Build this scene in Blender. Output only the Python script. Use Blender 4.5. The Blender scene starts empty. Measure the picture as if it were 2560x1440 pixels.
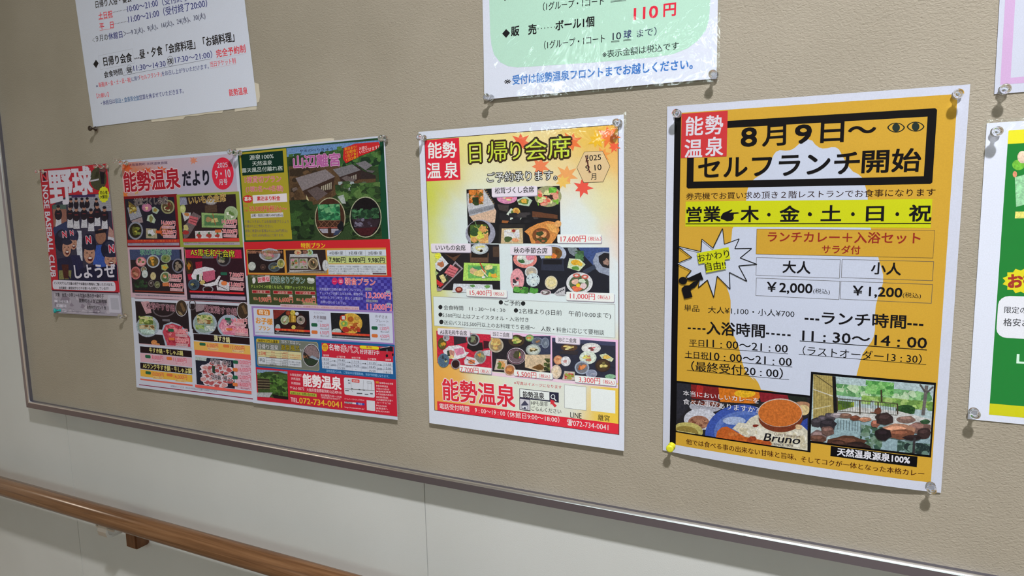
import bpy, bmesh, math, random
from mathutils import Vector, Matrix
from mathutils.geometry import tessellate_polygon

# ------------------------------------------------------------------ camera, lights, exposure
SC = bpy.context.scene
COL = SC.collection
F_PX, YAW, PITCH, ROLL = 1692.51331, -0.45974, -0.12412, -0.024
CAM = Vector((0.22987, -0.81312, 0.03111))
cy, sy, cp, sp, cr, sr = (math.cos(YAW), math.sin(YAW), math.cos(PITCH), math.sin(PITCH),
                          math.cos(ROLL), math.sin(ROLL))
FWD = Vector((sy * cp, cy * cp, sp))
_r = Vector((cy, -sy, 0)); _u = _r.cross(FWD)
RIGHT = cr * _r + sr * _u
UP = -sr * _r + cr * _u
cd = bpy.data.cameras.new('camera')
cam = bpy.data.objects.new('camera', cd); COL.objects.link(cam)
cam.matrix_world = Matrix(((RIGHT.x, UP.x, -FWD.x, CAM.x), (RIGHT.y, UP.y, -FWD.y, CAM.y),
                           (RIGHT.z, UP.z, -FWD.z, CAM.z), (0, 0, 0, 1)))
cd.sensor_width = 36.0; cd.lens = F_PX / 2560 * 36.0; cd.clip_start = 0.02
SC.camera = cam
SC.view_settings.view_transform = 'Standard'; SC.view_settings.look = 'None'
SC.view_settings.exposure = -0.36; SC.view_settings.gamma = 1.0
SC.view_settings.use_curve_mapping = False

world = bpy.data.worlds.new('daylight'); SC.world = world; world.use_nodes = True
world.node_tree.nodes['Background'].inputs[0].default_value = (0.75, 0.87, 1.0, 1)
world.node_tree.nodes['Background'].inputs[1].default_value = 1.0

CEIL, FLOOR, WALLY = 1.65, -1.30, 0.020
def area(name, loc, size, power, col, aim=None, sy_=None):
    l = bpy.data.lights.new(name, 'AREA'); l.energy = power; l.color = col; l.size = size
    if sy_: l.shape = 'RECTANGLE'; l.size_y = sy_
    o = bpy.data.objects.new(name, l); COL.objects.link(o); o.location = loc
    if aim is not None:
        o.rotation_euler = (Vector(aim) - Vector(loc)).to_track_quat('-Z', 'Y').to_euler()
    return o
LAMPS = [(0.60, -1.15, 66.0, (0.97, 0.98, 1.0)), (-4.8, -1.15, 64.0, (1.0, 0.84, 0.68))]
for lx, ly, pw, lc in LAMPS:
    # recessed downlights: the reflector narrows the beam
    area('ceiling_light_glow', (lx, ly, CEIL - 0.05), 0.11, pw, lc).data.spread = math.radians(140)

# ------------------------------------------------------------------ photo coordinates -> points on real planes
def at(px, py, y=0.0):
    d = FWD + (px - 1280) / F_PX * RIGHT - (py - 720) / F_PX * UP
    t = (y - CAM.y) / d.y
    p = CAM + t * d
    return (p.x, p.z)

# ------------------------------------------------------------------ materials
def lin(c):
    return c / 12.92 if c <= 0.04045 else ((c + 0.055) / 1.055) ** 2.4
def rgb(c): return tuple(lin(v / 255) for v in c) + (1,)
def mat(name, color, rough=0.5, metal=0.0, spec=0.5, trans=0.0, ior=1.45):
    m = bpy.data.materials.new(name); m.use_nodes = True
    b = m.node_tree.nodes['Principled BSDF']
    b.inputs['Base Color'].default_value = color
    b.inputs['Roughness'].default_value = rough; b.inputs['Metallic'].default_value = metal
    b.inputs['Specular IOR Level'].default_value = spec
    b.inputs['Transmission Weight'].default_value = trans; b.inputs['IOR'].default_value = ior
    return m
def nodes(m): return m.node_tree.nodes, m.node_tree.links, m.node_tree.nodes['Principled BSDF']
def bump(m, tex_out, strength, dist, chain=None):
    n, l, b = nodes(m)
    bp = n.new('ShaderNodeBump'); bp.inputs['Strength'].default_value = strength
    bp.inputs['Distance'].default_value = dist
    l.new(tex_out, bp.inputs['Height'])
    if chain: l.new(chain.outputs[0], bp.inputs['Normal'])
    l.new(bp.outputs[0], b.inputs['Normal'])
    return bp
def coords(m, scale=(1, 1, 1)):
    n, l, b = nodes(m)
    tc = n.new('ShaderNodeTexCoord'); mp = n.new('ShaderNodeMapping')
    mp.inputs['Scale'].default_value = scale
    l.new(tc.outputs['Object'], mp.inputs[0]); return mp.outputs[0]
def noise(m, vec, scale, detail=2, dist=0.0, rough=0.5):
    n, l, b = nodes(m)
    t = n.new('ShaderNodeTexNoise'); t.inputs['Scale'].default_value = scale
    t.inputs['Detail'].default_value = detail; t.inputs['Distortion'].default_value = dist
    t.inputs['Roughness'].default_value = rough
    l.new(vec, t.inputs['Vector']); return t.outputs[0]
def ramp_color(m, fac, stops, target='Base Color'):
    n, l, b = nodes(m)
    r = n.new('ShaderNodeValToRGB'); e = r.color_ramp.elements
    while len(e) < len(stops): e.new(0.5)
    for el, (p, c) in zip(e, stops): el.position = p; el.color = c
    l.new(fac, r.inputs[0]); l.new(r.outputs[0], b.inputs[target]); return r

# embossed beige vinyl on the notice board
M_VINYL = mat('board_vinyl', (0.42, 0.33, 0.235, 1), 0.62, spec=0.25)
v = coords(M_VINYL, (0.8, 1, 1.35))
t1 = noise(M_VINYL, v, 360, 1.5, 0.9, 0.5)
t2 = noise(M_VINYL, coords(M_VINYL), 6, 3)
ramp_color(M_VINYL, t2, [(0.35, (0.362, 0.316, 0.250, 1)), (0.65, (0.402, 0.352, 0.283, 1))])
bump(M_VINYL, t1, 0.62, 0.0012)
# off-white wall panels with fine fleck
M_WALL = mat('wall_panel', (0.6, 0.6, 0.57, 1), 0.6, spec=0.3)
v = coords(M_WALL)
ramp_color(M_WALL, noise(M_WALL, v, 4, 3), [(0.3, (0.60, 0.605, 0.59, 1)), (0.7, (0.65, 0.655, 0.645, 1))])
bump(M_WALL, noise(M_WALL, v, 700, 2), 0.25, 0.0006)
M_WALLB = mat('wall_backing', (0.12, 0.11, 0.10, 1), 0.8)
M_CEIL = mat('ceiling_board', (0.62, 0.60, 0.56, 1), 0.8)
bump(M_CEIL, noise(M_CEIL, coords(M_CEIL), 90, 3), 0.4, 0.002)
M_FLOOR = mat('floor_vinyl', (0.22, 0.15, 0.10, 1), 0.45)
ramp_color(M_FLOOR, noise(M_FLOOR, coords(M_FLOOR, (1, 6, 1)), 6, 4), [(0.3, (0.24, 0.18, 0.13, 1)), (0.7, (0.36, 0.28, 0.21, 1))])
M_ALU = mat('aluminium', (0.30, 0.30, 0.39, 1), 0.38, metal=1.0)
bump(M_ALU, noise(M_ALU, coords(M_ALU, (8, 300, 300)), 3, 2), 0.08, 0.0003)
M_ALU_HI = mat('aluminium_highlight', (0.9, 0.9, 0.93, 1), 0.30, metal=1.0)  # paler copy of the frame aluminium: the lip's highlight put into the colour
M_WOOD = mat('handrail_wood', (0.30, 0.13, 0.05, 1), 0.24, spec=0.5)
v = coords(M_WOOD, (1.2, 45, 45))
ramp_color(M_WOOD, noise(M_WOOD, v, 3.5, 5, 0.6, 0.65), [(0.30, (0.10, 0.044, 0.018, 1)), (0.52, (0.185, 0.088, 0.038, 1)), (0.72, (0.26, 0.135, 0.064, 1))])
M_WOOD2 = mat('bracket_wood', (0.16, 0.06, 0.02, 1), 0.45)
ramp_color(M_WOOD2, noise(M_WOOD2, coords(M_WOOD2, (20, 20, 4)), 6, 4), [(0.3, (0.12, 0.045, 0.016, 1)), (0.7, (0.19, 0.08, 0.03, 1))])
M_STEEL = mat('bracket_steel', (0.62, 0.62, 0.60, 1), 0.35, metal=0.8)
M_NEEDLE = mat('pin_needle', (0.7, 0.7, 0.7, 1), 0.2, metal=1.0)
M_CLEAR = mat('clear_plastic', (0.96, 0.97, 0.98, 1), 0.04, trans=1.0, ior=1.49)
M_YEL = mat('yellow_plastic', (0.72, 0.70, 0.03, 1), 0.25)
M_TEAL = mat('teal_plastic', (0.02, 0.36, 0.36, 1), 0.25)
M_BROWN = mat('dark_brown_plastic', (0.045, 0.03, 0.02, 1), 0.3)
M_BACK = mat('paper_back', (0.70, 0.62, 0.50, 1), 0.7)
M_LAMP = mat('lamp_housing', (0.8, 0.8, 0.8, 1), 0.4)
M_DIFF = mat('lamp_diffuser', (1, 0.97, 0.9, 1), 0.4)
b = M_DIFF.node_tree.nodes['Principled BSDF']
b.inputs['Emission Color'].default_value = (1, 0.95, 0.88, 1); b.inputs['Emission Strength'].default_value = 12
for m_ in (M_CLEAR, M_YEL, M_TEAL, M_BROWN, M_STEEL, M_NEEDLE, M_LAMP, M_ALU_HI):
    bump(m_, noise(m_, coords(m_), 400, 1), 0.03, 0.0002)

# printed paper: colour comes from the print's own colour attribute
def print_mat(name, rough, spec, wav=0.0):
    m = mat(name, (0.8, 0.8, 0.8, 1), rough, spec=spec)
    n, l, b = nodes(m)
    a = n.new('ShaderNodeAttribute'); a.attribute_name = 'ink'
    hs = n.new('ShaderNodeMixRGB'); hs.blend_type = 'MULTIPLY'; hs.inputs[0].default_value = 1
    rp = n.new('ShaderNodeValToRGB'); rp.color_ramp.elements[0].color = (0.94, 0.94, 0.94, 1)
    rp.color_ramp.elements[0].position = 0.35; rp.color_ramp.elements[1].position = 0.65
    l.new(noise(m, coords(m), 900, 2), rp.inputs[0])
    l.new(a.outputs['Color'], hs.inputs[1]); l.new(rp.outputs[0], hs.inputs[2])
    l.new(hs.outputs[0], b.inputs['Base Color'])
    if wav: bump(m, noise(m, coords(m), 9, 3, 0.4), 0.5, wav)
    return m
M_PLAIN = print_mat('printed_paper', 0.5, 0.10, 0.003)
M_UNDER = print_mat('printed_paper_under_film', 0.7, 0.08)
# printed photograph: same ink colour, broken up by fine procedural mottling
def photo_mat(name, rough, spec, scale):
    m = print_mat(name, rough, spec)
    n, l, b = nodes(m)
    mul = n.new('ShaderNodeMixRGB'); mul.blend_type = 'MULTIPLY'; mul.inputs[0].default_value = 1
    rp = n.new('ShaderNodeValToRGB'); rp.color_ramp.elements[0].color = (0.66, 0.66, 0.66, 1)
    rp.color_ramp.elements[1].color = (1.14, 1.13, 1.12, 1)
    rp.color_ramp.elements[0].position = 0.36; rp.color_ramp.elements[1].position = 0.66
    l.new(noise(m, coords(m), scale, 4, 0.3, 0.65), rp.inputs[0])
    src = b.inputs['Base Color'].links[0].from_socket
    l.new(src, mul.inputs[1]); l.new(rp.outputs[0], mul.inputs[2]); l.new(mul.outputs[0], b.inputs['Base Color'])
    return m
M_PHOTO = photo_mat('printed_photograph', 0.5, 0.18, 420)
M_PHOTOU = photo_mat('printed_photograph_under_film', 0.7, 0.1, 420)
# clear laminate film: transparent with wavy glossy skin
def film_mat(name, amp, scale):
    m = bpy.data.materials.new(name); m.use_nodes = True
    n, l = m.node_tree.nodes, m.node_tree.links
    n.remove(n['Principled BSDF'])
    out = n['Material Output']
    tr = n.new('ShaderNodeBsdfTransparent'); tr.inputs[0].default_value = (0.985, 0.99, 0.985, 1)
    gl = n.new('ShaderNodeBsdfGlossy'); gl.inputs['Roughness'].default_value = 0.035
    gl.inputs[0].default_value = (1, 1, 1, 1)
    fr = n.new('ShaderNodeFresnel'); fr.inputs[0].default_value = 1.5
    mx = n.new('ShaderNodeMixShader')
    tc = n.new('ShaderNodeTexCoord'); ns = n.new('ShaderNodeTexNoise')
    ns.inputs['Scale'].default_value = scale; ns.inputs['Detail'].default_value = 3.5
    ns.inputs['Distortion'].default_value = 0.8
    bp = n.new('ShaderNodeBump'); bp.inputs['Strength'].default_value = 1.0; bp.inputs['Distance'].default_value = amp
    l.new(tc.outputs['Object'], ns.inputs['Vector']); l.new(ns.outputs[0], bp.inputs['Height'])
    l.new(bp.outputs[0], gl.inputs['Normal']); l.new(bp.outputs[0], fr.inputs['Normal'])
    # thin sheet: no total internal reflection for light leaving through its back
    ge = n.new('ShaderNodeNewGeometry'); iv = n.new('ShaderNodeMath'); iv.operation = 'SUBTRACT'; iv.inputs[0].default_value = 1.0
    mu = n.new('ShaderNodeMath'); mu.operation = 'MULTIPLY'
    l.new(ge.outputs['Backfacing'], iv.inputs[1]); l.new(iv.outputs[0], mu.inputs[0]); l.new(fr.outputs[0], mu.inputs[1])
    l.new(mu.outputs[0], mx.inputs[0]); l.new(tr.outputs[0], mx.inputs[1]); l.new(gl.outputs[0], mx.inputs[2])
    l.new(mx.outputs[0], out.inputs[0]); return m
M_FILM = film_mat('laminate_film', 0.0016, 14)

# ------------------------------------------------------------------ object helpers
def tag(o, label=None, cat=None, group=None, kind=None):
    if label: o['label'] = label
    if cat: o['category'] = cat
    if group: o['group'] = group
    if kind: o['kind'] = kind
    return o
def mesh_obj(name, verts, faces, m, parent=None, smooth=False):
    me = bpy.data.meshes.new(name); me.from_pydata([tuple(v) for v in verts], [], faces)
    if m: me.materials.append(m)
    if smooth: me.polygons.foreach_set('use_smooth', [True] * len(me.polygons))
    me.update(); o = bpy.data.objects.new(name, me); COL.objects.link(o)
    if parent: o.parent = parent
    return o
def box(name, a, b, m, parent=None, bevel=0.0):
    bm = bmesh.new(); bmesh.ops.create_cube(bm, size=1)
    for v in bm.verts:
        v.co = Vector(((a[i] + b[i]) / 2 + v.co[i] * (b[i] - a[i]) for i in range(3)))
    if bevel: bmesh.ops.bevel(bm, geom=bm.edges[:], offset=bevel, segments=2, affect='EDGES')
    me = bpy.data.meshes.new(name); bm.to_mesh(me); bm.free(); me.materials.append(m)
    o = bpy.data.objects.new(name, me); COL.objects.link(o)
    if parent: o.parent = parent
    return o
def empty(name, loc=(0, 0, 0)):
    o = bpy.data.objects.new(name, None); COL.objects.link(o); o.location = loc; o.empty_display_size = 0.02
    return o
def lathe(name, prof, m, parent=None, seg=24, smooth=True):
    """profile of (radius, height) turned about -Y (pointing out of the wall)"""
    vs, fs = [], []
    for r, h in prof:
        for k in range(seg):
            a = 2 * math.pi * k / seg
            vs.append((r * math.cos(a), -h, r * math.sin(a)))
    for i in range(len(prof) - 1):
        for k in range(seg):
            k2 = (k + 1) % seg
            fs.append((i * seg + k, i * seg + k2, (i + 1) * seg + k2, (i + 1) * seg + k))
    fs.append(tuple(range(seg))[::-1]); n0 = (len(prof) - 1) * seg
    fs.append(tuple(range(n0, n0 + seg)))
    o = mesh_obj(name, vs, fs, m, parent, smooth)
    bm = bmesh.new(); bm.from_mesh(o.data); bmesh.ops.recalc_face_normals(bm, faces=bm.faces[:]); bm.to_mesh(o.data); bm.free()
    return o

# ------------------------------------------------------------------ the room
XL, XR, YB = -6.2, 4.2, -3.60
BX0, BX1, BZ0, BZ1 = -1.347, 1.30, -0.3815, 0.83      # outer frame of the notice board
sx1 = at(1065, 1320, WALLY)[0]; sx0 = at(180, 1180, WALLY)[0]
wall = box('wall_back', (XL, WALLY + 0.004, FLOOR), (XR, WALLY + 0.10, CEIL), M_WALLB); tag(wall, kind='structure')
pw = sx1 - sx0
xs = [XL]
k = sx1
while k - pw > XL: k -= pw
while k < XR: xs.append(k); k += pw
xs.append(XR)
for a_, b_ in zip(xs[:-1], xs[1:]):
    box('panel', (a_ + 0.0006, WALLY, FLOOR), (b_ - 0.0006, WALLY + 0.0045, CEIL), M_WALL, wall)
tag(box('floor', (XL, YB, FLOOR - 0.05), (XR, WALLY + 0.1, FLOOR), M_FLOOR), kind='structure')
tag(box('ceiling', (XL, YB, CEIL), (XR, WALLY + 0.1, CEIL + 0.05), M_CEIL), kind='structure')
tag(box('wall_left', (XL - 0.1, YB, FLOOR), (XL, WALLY + 0.1, CEIL), M_WALL), kind='structure')
tag(box('wall_right', (XR, YB, FLOOR), (XR + 0.1, WALLY + 0.1, CEIL), M_WALL), kind='structure')
tag(box('baseboard_back', (XL, WALLY - 0.008, FLOOR), (XR, WALLY, FLOOR + 0.07), M_WOOD2), kind='structure')
# wall opposite with a window; built of four pieces around the opening
WX0, WX1, WZ0, WZ1 = -1.9, 3.2, 0.42, 1.30
wf = box('wall_front', (XL, YB - 0.1, FLOOR), (WX0, YB, CEIL), M_WALL); tag(wf, kind='structure')
box('panel', (WX1, YB - 0.1, FLOOR), (XR, YB, CEIL), M_WALL, wf)
box('panel', (WX0, YB - 0.1, FLOOR), (WX1, YB, WZ0), M_WALL, wf)
box('panel', (WX0, YB - 0.1, WZ1), (WX1, YB, CEIL), M_WALL, wf)
win = empty('window_1', (0, 0, 0)); tag(win, kind='structure')
for i in range(5):
    x = WX0 + (WX1 - WX0) * i / 4
    box('mullion', (x - 0.025, YB - 0.07, WZ0), (x + 0.025, YB - 0.02, WZ1), M_ALU, win)
for z in (WZ0, WZ1):
    box('rail', (WX0, YB - 0.07, z - 0.025), (WX1, YB - 0.02, z + 0.025), M_ALU, win)
M_OUT = mat('bright_foliage_outside', (0, 0, 0, 1), 1.0)
n, l, b = nodes(M_OUT)
nz = noise(M_OUT, coords(M_OUT), 5.5, 5, 0.3, 0.75)
r = n.new('ShaderNodeValToRGB'); e = r.color_ramp.elements
e.new(0.5)
for el, (p, c) in zip(e, [(0.50, (0.2, 0.32, 0.2, 1)), (0.55, (2.6, 3.5, 2.9, 1)), (0.60, (17.0, 19.6, 20.5, 1))]): el.position = p; el.color = c
l.new(nz, r.inputs[0]); l.new(r.outputs[0], b.inputs['Emission Color']); b.inputs['Emission Strength'].default_value = 1.0
tag(mesh_obj('daylit_foliage', [(WX0 - .6, YB - 0.6, 0.1), (WX1 + .6, YB - 0.6, 0.1), (WX1 + .6, YB - 0.6, 1.8), (WX0 - .6, YB - 0.6, 1.8)],
             [(0, 1, 2, 3)], M_OUT), kind='stuff', label='sunlit foliage outside the window opposite the board', cat='foliage')
for lx, ly, pw, lc in LAMPS:
    t = empty('ceiling_lamp', (lx, ly, CEIL))
    tag(t, 'round ceiling lamp above the corridor ' + ('near the notice board' if lx > 0 else 'at its far left end'), 'lamp', 'ceiling lamps')
    t.rotation_euler = (0, 0, 0)
    h = lathe('housing', [(0.085, 0), (0.085, 0.02), (0.08, 0.035), (0.06, 0.035), (0.06, 0.012)], M_LAMP, t)
    h.rotation_euler = (math.pi / 2, 0, 0)
    h = lathe('diffuser', [(0.055, 0.01), (0.055, 0.030)], M_DIFF, t); h.rotation_euler = (math.pi / 2, 0, 0)

# ------------------------------------------------------------------ the notice board
board = empty('notice_board', ((BX0 + BX1) / 2, WALLY, BZ0))
tag(board, 'long beige notice board with an aluminium frame on the white wall', 'notice board')
def bpart(o):
    o.parent = board; o.matrix_parent_inverse = Matrix.Translation(-board.location); return o
FW = 0.0165
bpart(box('board_panel', (BX0 + 0.008, 0.0, BZ0 + 0.008), (BX1 - 0.008, WALLY - 0.0005, BZ1 - 0.008), M_VINYL))
# frame profile (distance inward from the outer edge, y): sloping face, rounded inner lip with its highlight in the colour
PROF = [(0, WALLY), (0, -0.0045), (0.0012, -0.0068), (0.0128, -0.0086), (0.0136, -0.0090), (0.0146, -0.0089), (0.0155, -0.0083), (0.0162, -0.0073), (0.0165, -0.0060), (0.0165, 0.001)]
def frame_rail(p0, p1, n0, n1, inward, name='frame_rail'):
    # p0,p1: outer corner points (x,z); mitred ends moved along the rail by the inward distance
    d = Vector((p1[0] - p0[0], p1[1] - p0[1])).normalized()
    vs, fs = [], []
    for (w, y) in PROF:
        a = Vector(p0) + d * w * n0 + Vector(inward) * w
        c = Vector(p1) - d * w * n1 + Vector(inward) * w
        vs += [(a.x, y, a.y), (c.x, y, c.y)]
    k = len(PROF)
    for i in range(k - 1): fs.append((2 * i, 2 * i + 1, 2 * i + 3, 2 * i + 2))
    fs.append(tuple(range(0, 2 * k, 2))); fs.append(tuple(range(1, 2 * k, 2)))
    o = mesh_obj(name, vs, fs, M_ALU)
    o.data.materials.append(M_ALU_HI)
    for i in (3, 4, 5, 6, 7): o.data.polygons[i].material_index = 1; o.data.polygons[i].use_smooth = True
    bm = bmesh.new(); bm.from_mesh(o.data); bmesh.ops.recalc_face_normals(bm, faces=bm.faces[:]); bm.to_mesh(o.data); bm.free()
    return bpart(o)
frame_rail((BX0, BZ0), (BX1, BZ0), 1, 1, (0, 1))
frame_rail((BX0, BZ1), (BX1, BZ1), 1, 1, (0, -1))
frame_rail((BX0, BZ0), (BX0, BZ1), 1, 1, (1, 0))
frame_rail((BX1, BZ0), (BX1, BZ1), 1, 1, (-1, 0))

# ------------------------------------------------------------------ the handrail
HY, HZ, HR = -0.040, -0.5565, 0.0190
rail = empty('handrail', (-1.0, HY, HZ)); tag(rail, 'round brown wooden handrail along the white wall below the notice board', 'handrail')
vs, fs = [], []
seg = 32
for x in (-4.0, 1.9):
    for k in range(seg):
        a = 2 * math.pi * k / seg; vs.append((x + 1.0, HR * math.cos(a), HR * math.sin(a)))
for k in range(seg): fs.append((k, (k + 1) % seg, seg + (k + 1) % seg, seg + k))
fs += [tuple(range(seg))[::-1], tuple(range(seg, 2 * seg))]
mesh_obj('rail', vs, fs, M_WOOD, rail, True)
def bracket(x):
    bk = box('wall_block', (x - 0.018, -0.010, HZ - 0.078), (x + 0.014, WALLY, HZ - 0.021), M_WOOD2, rail, 0.003)
    bk.matrix_parent_inverse = Matrix.Translation(-Vector(rail.location))
    # silver arm: strap under the rail, bent down and back into the block
    pts = [(HY - 0.006, HZ - 0.0185), (HY - 0.006, HZ - 0.034), (HY - 0.001, HZ - 0.041), (HY + 0.006, HZ - 0.043), (-0.024, HZ - 0.043)]
    pts = pts + [(p[0] + 0.0, p[1] + 0.004) for p in pts[::-1]]
    vs, fs = [], []
    w0, w1 = x - 0.034, x - 0.008
    pts = [(-0.050, HZ - 0.016), (-0.0535, HZ - 0.026), (-0.051, HZ - 0.036), (-0.044, HZ - 0.040), (-0.009, HZ - 0.040),
           (-0.009, HZ - 0.035), (-0.043, HZ - 0.035), (-0.047, HZ - 0.032), (-0.049, HZ - 0.026), (-0.046, HZ - 0.016)]
    for xx in (w0, w1):
        for (y, z) in pts: vs.append((xx, y, z))
    k = len(pts)
    for i in range(k): fs.append((i, (i + 1) % k, k + (i + 1) % k, k + i))
    fs += [tuple(range(k))[::-1], tuple(range(k, 2 * k))]
    a = mesh_obj('arm', vs, fs, M_STEEL, rail); a.matrix_parent_inverse = Matrix.Translation(-Vector(rail.location))
    lp = box('rail_plate', (x - 0.044, HY - 0.010, HZ - 0.0225), (x + 0.014, HY + 0.010, HZ - 0.0165), M_STEEL, rail, 0.001)
    lp.matrix_parent_inverse = Matrix.Translation(-Vector(rail.location))
bracket(at(325, 1350, -0.026)[0] - 0.022)
for x in (-2.4, 0.35, 1.5): bracket(x)

# ------------------------------------------------------------------ printed posters: a small layout engine
# Every mark is placed on the poster's own sheet (a real, slightly bowed surface on the board);
# coordinates are read off enlarged views of the photograph: Z(origin x, origin y, enlargement).
class Z:
    def __init__(s, ox, oy, k): s.ox, s.oy, s.k = ox, oy, k
    def __call__(s, x, y): return (s.ox + x / s.k, s.oy + y / s.k)
ONE = Z(0, 0, 1)
rnd = random.Random(7)
TEXTS = {}
STEP = 0.00006
class Poster:
    def __init__(s, name, label, corners, white, z, film=False, bow=None, base=0.0008, group=None, cat='poster'):
        s.W = []                                       # wall points TL TR BR BL
        for c in corners: s.W.append((c[1], c[2]) if c[0] == 'w' else at(c[0], c[1], -base))
        s.white, s.z, s.film, s.bow, s.base = white, z, film, bow, base
        s.name, s.label, s.cat = name, label, cat
        s.items, s.parts, s.clip = [], [], None
        s.part('lettering')
    # --- coordinate maps
    def pos(s, u, v):
        (ax, az), (bx, bz), (cx, cz), (dx, dz) = s.W
        return ((1 - u) * (1 - v) * ax + u * (1 - v) * bx + u * v * cx + (1 - u) * v * dx,
                (1 - u) * (1 - v) * az + u * (1 - v) * bz + u * v * cz + (1 - u) * v * dz)
    def uv_wall(s, x, z):
        u = v = 0.5
        for _ in range(6):
            p = s.pos(u, v); e = 1e-4
            pu = s.pos(u + e, v); pv = s.pos(u, v + e)
            a, c = (pu[0] - p[0]) / e, (pu[1] - p[1]) / e
            b, d = (pv[0] - p[0]) / e, (pv[1] - p[1]) / e
            D = a * d - b * c; rx, rz = x - p[0], z - p[1]
            u += (rx * d - rz * b) / D; v += (a * rz - c * rx) / D
        return u, v
    def depth(s, u, v):
        return s.base + (s.bow(min(max(u, 0), 1), min(max(v, 0), 1)) if s.bow else 0)
    def uv(s, px, py):
        dep = s.base
        for _ in range(3 if s.bow else 1):
            u, v = s.uv_wall(*at(px, py, -dep)); dep = s.depth(u, v)
        return u, v
    def P(s, x, y, z=None): return s.uv(*(z or s.z)(x, y))
    # --- item construction
    def part(s, name, label=None, photo=False):
        s.cur = dict(name=name, label=label, photo=photo, items=[]); s.parts.append(s.cur)
    def color(s, c):
        w = lin(s.white / 255) / (0.80 if s.film else 0.63)
        return tuple(min(lin(v / 255) / w, 0.95) for v in c) + (1,)
    def add(s, tris, colors, bb=None):
        """tris: list of 3-tuples of uv points; colors: one colour or per-vertex list"""
        if True:                                   # nothing prints past the sheet's edge
            c4 = s.clip or (0, 0, 1, 1); tris = [tuple((min(max(q[0], c4[0]), c4[2]), min(max(q[1], c4[1]), c4[3])) for q in t) for t in tris]
        us = [p[0] for t in tris for p in t]; vs_ = [p[1] for t in tris for p in t]
        bb = (min(us), min(vs_), max(us), max(vs_))
        m = 0.0005; lev = 0
        for (b2, l2) in s.items:
            if l2 > lev - 1 and b2[0] < bb[2] - m and b2[2] > bb[0] + m and b2[1] < bb[3] - m and b2[3] > bb[1] + m: lev = max(lev, l2 + 1)
        s.items.append((bb, lev))
        s.cur['items'].append((tris, colors, lev))
    def poly_uv(s, pts, c):
        tr = tessellate_polygon([[Vector((p[0], p[1], 0)) for p in pts]])
        tris = [tuple(pts[i] for i in t) for t in tr]
        s.add(tris, s.color(c))
    def poly(s, pts, c, z=None): s.poly_uv([s.P(x, y, z) if len(q) == 2 else s.P(x, y, q[2]) for q in pts for (x, y) in [q[:2]]], c)
    def rect(s, x0, y0, x1, y1, c, z=None, z1=None):
        a = s.P(x0, y0, z); b = s.P(x1, y1, z1 or z)
        s.rect_uv(a[0], a[1], b[0], b[1], c)
    def rect_uv(s, u0, v0, u1, v1, c):
        s.add([((u0, v0), (u1, v0), (u1, v1)), ((u0, v0), (u1, v1), (u0, v1))], s.color(c))
    def uvbox(s, x0, y0, x1, y1, z=None, z1=None):
        a = s.P(x0, y0, z); b = s.P(x1, y1, z1 or z); return a[0], a[1], b[0], b[1]
    def size(s):
        (ax, az), (bx, bz), (cx, cz), (dx, dz) = s.W
        return math.hypot(bx - ax, bz - az), math.hypot(dx - ax, dz - az)
    def rrect(s, x0, y0, x1, y1, c, r=6, z=None, z1=None):     # r in mm
        u0, v0, u1, v1 = s.uvbox(x0, y0, x1, y1, z, z1); w, h = s.size()
        ru, rv = r / 1000 / w, r / 1000 / h; ru = min(ru, abs(u1 - u0) / 2); rv = min(rv, abs(v1 - v0) / 2)
        pts = []
        for (cx, cv, a0) in ((u1 - ru, v0 + rv, -90), (u1 - ru, v1 - rv, 0), (u0 + ru, v1 - rv, 90), (u0 + ru, v0 + rv, 180)):
            for k in range(5):
                a = math.radians(a0 + 22.5 * k); pts.append((cx + ru * math.cos(a), cv + rv * math.sin(a)))
        s.poly_uv(pts, c)
    def box(s, x0, y0, x1, y1, wd, c, z=None, z1=None):         # outline, wd in mm
        u0, v0, u1, v1 = s.uvbox(x0, y0, x1, y1, z, z1); w, h = s.size()
        a, b_ = wd / 1000 / w, wd / 1000 / h
        t = []
        for (p, q, r, t_) in ((u0, v0, u1, v0 + b_), (u0, v1 - b_, u1, v1), (u0, v0 + b_, u0 + a, v1 - b_), (u1 - a, v0 + b_, u1, v1 - b_)):
            t += [((p, q), (r, q), (r, t_)), ((p, q), (r, t_), (p, t_))]
        s.add(t, s.color(c))
    def ell(s, x, y, rx, ry, c, z=None, n=22, a0=0.0):
        cu = s.P(x, y, z); ex = s.P(x + rx, y, z); ey = s.P(x, y + ry, z)
        du = (ex[0] - cu[0], ex[1] - cu[1]); dv = (ey[0] - cu[0], ey[1] - cu[1])
        pts = [(cu[0] + math.cos(a) * du[0] + math.sin(a) * dv[0], cu[1] + math.cos(a) * du[1] + math.sin(a) * dv[1])
               for a in [2 * math.pi * k / n + a0 for k in range(n)]]
        s.add([(cu, pts[k], pts[(k + 1) % n]) for k in range(n)], s.color(c))
    def ring(s, x, y, rx, ry, wd, c, z=None):
        n = 28; tr = []
        cu = s.P(x, y, z)
        def pt(k, f):
            a = 2 * math.pi * k / n
            return s.P(x + (rx - f) * math.cos(a), y + (ry - f) * math.sin(a), z)
        o = [pt(k, 0) for k in range(n)]; i = [pt(k, wd) for k in range(n)]
        for k in range(n):
            k2 = (k + 1) % n; tr += [(o[k], o[k2], i[k2]), (o[k], i[k2], i[k])]
        s.add(tr, s.color(c))
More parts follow.
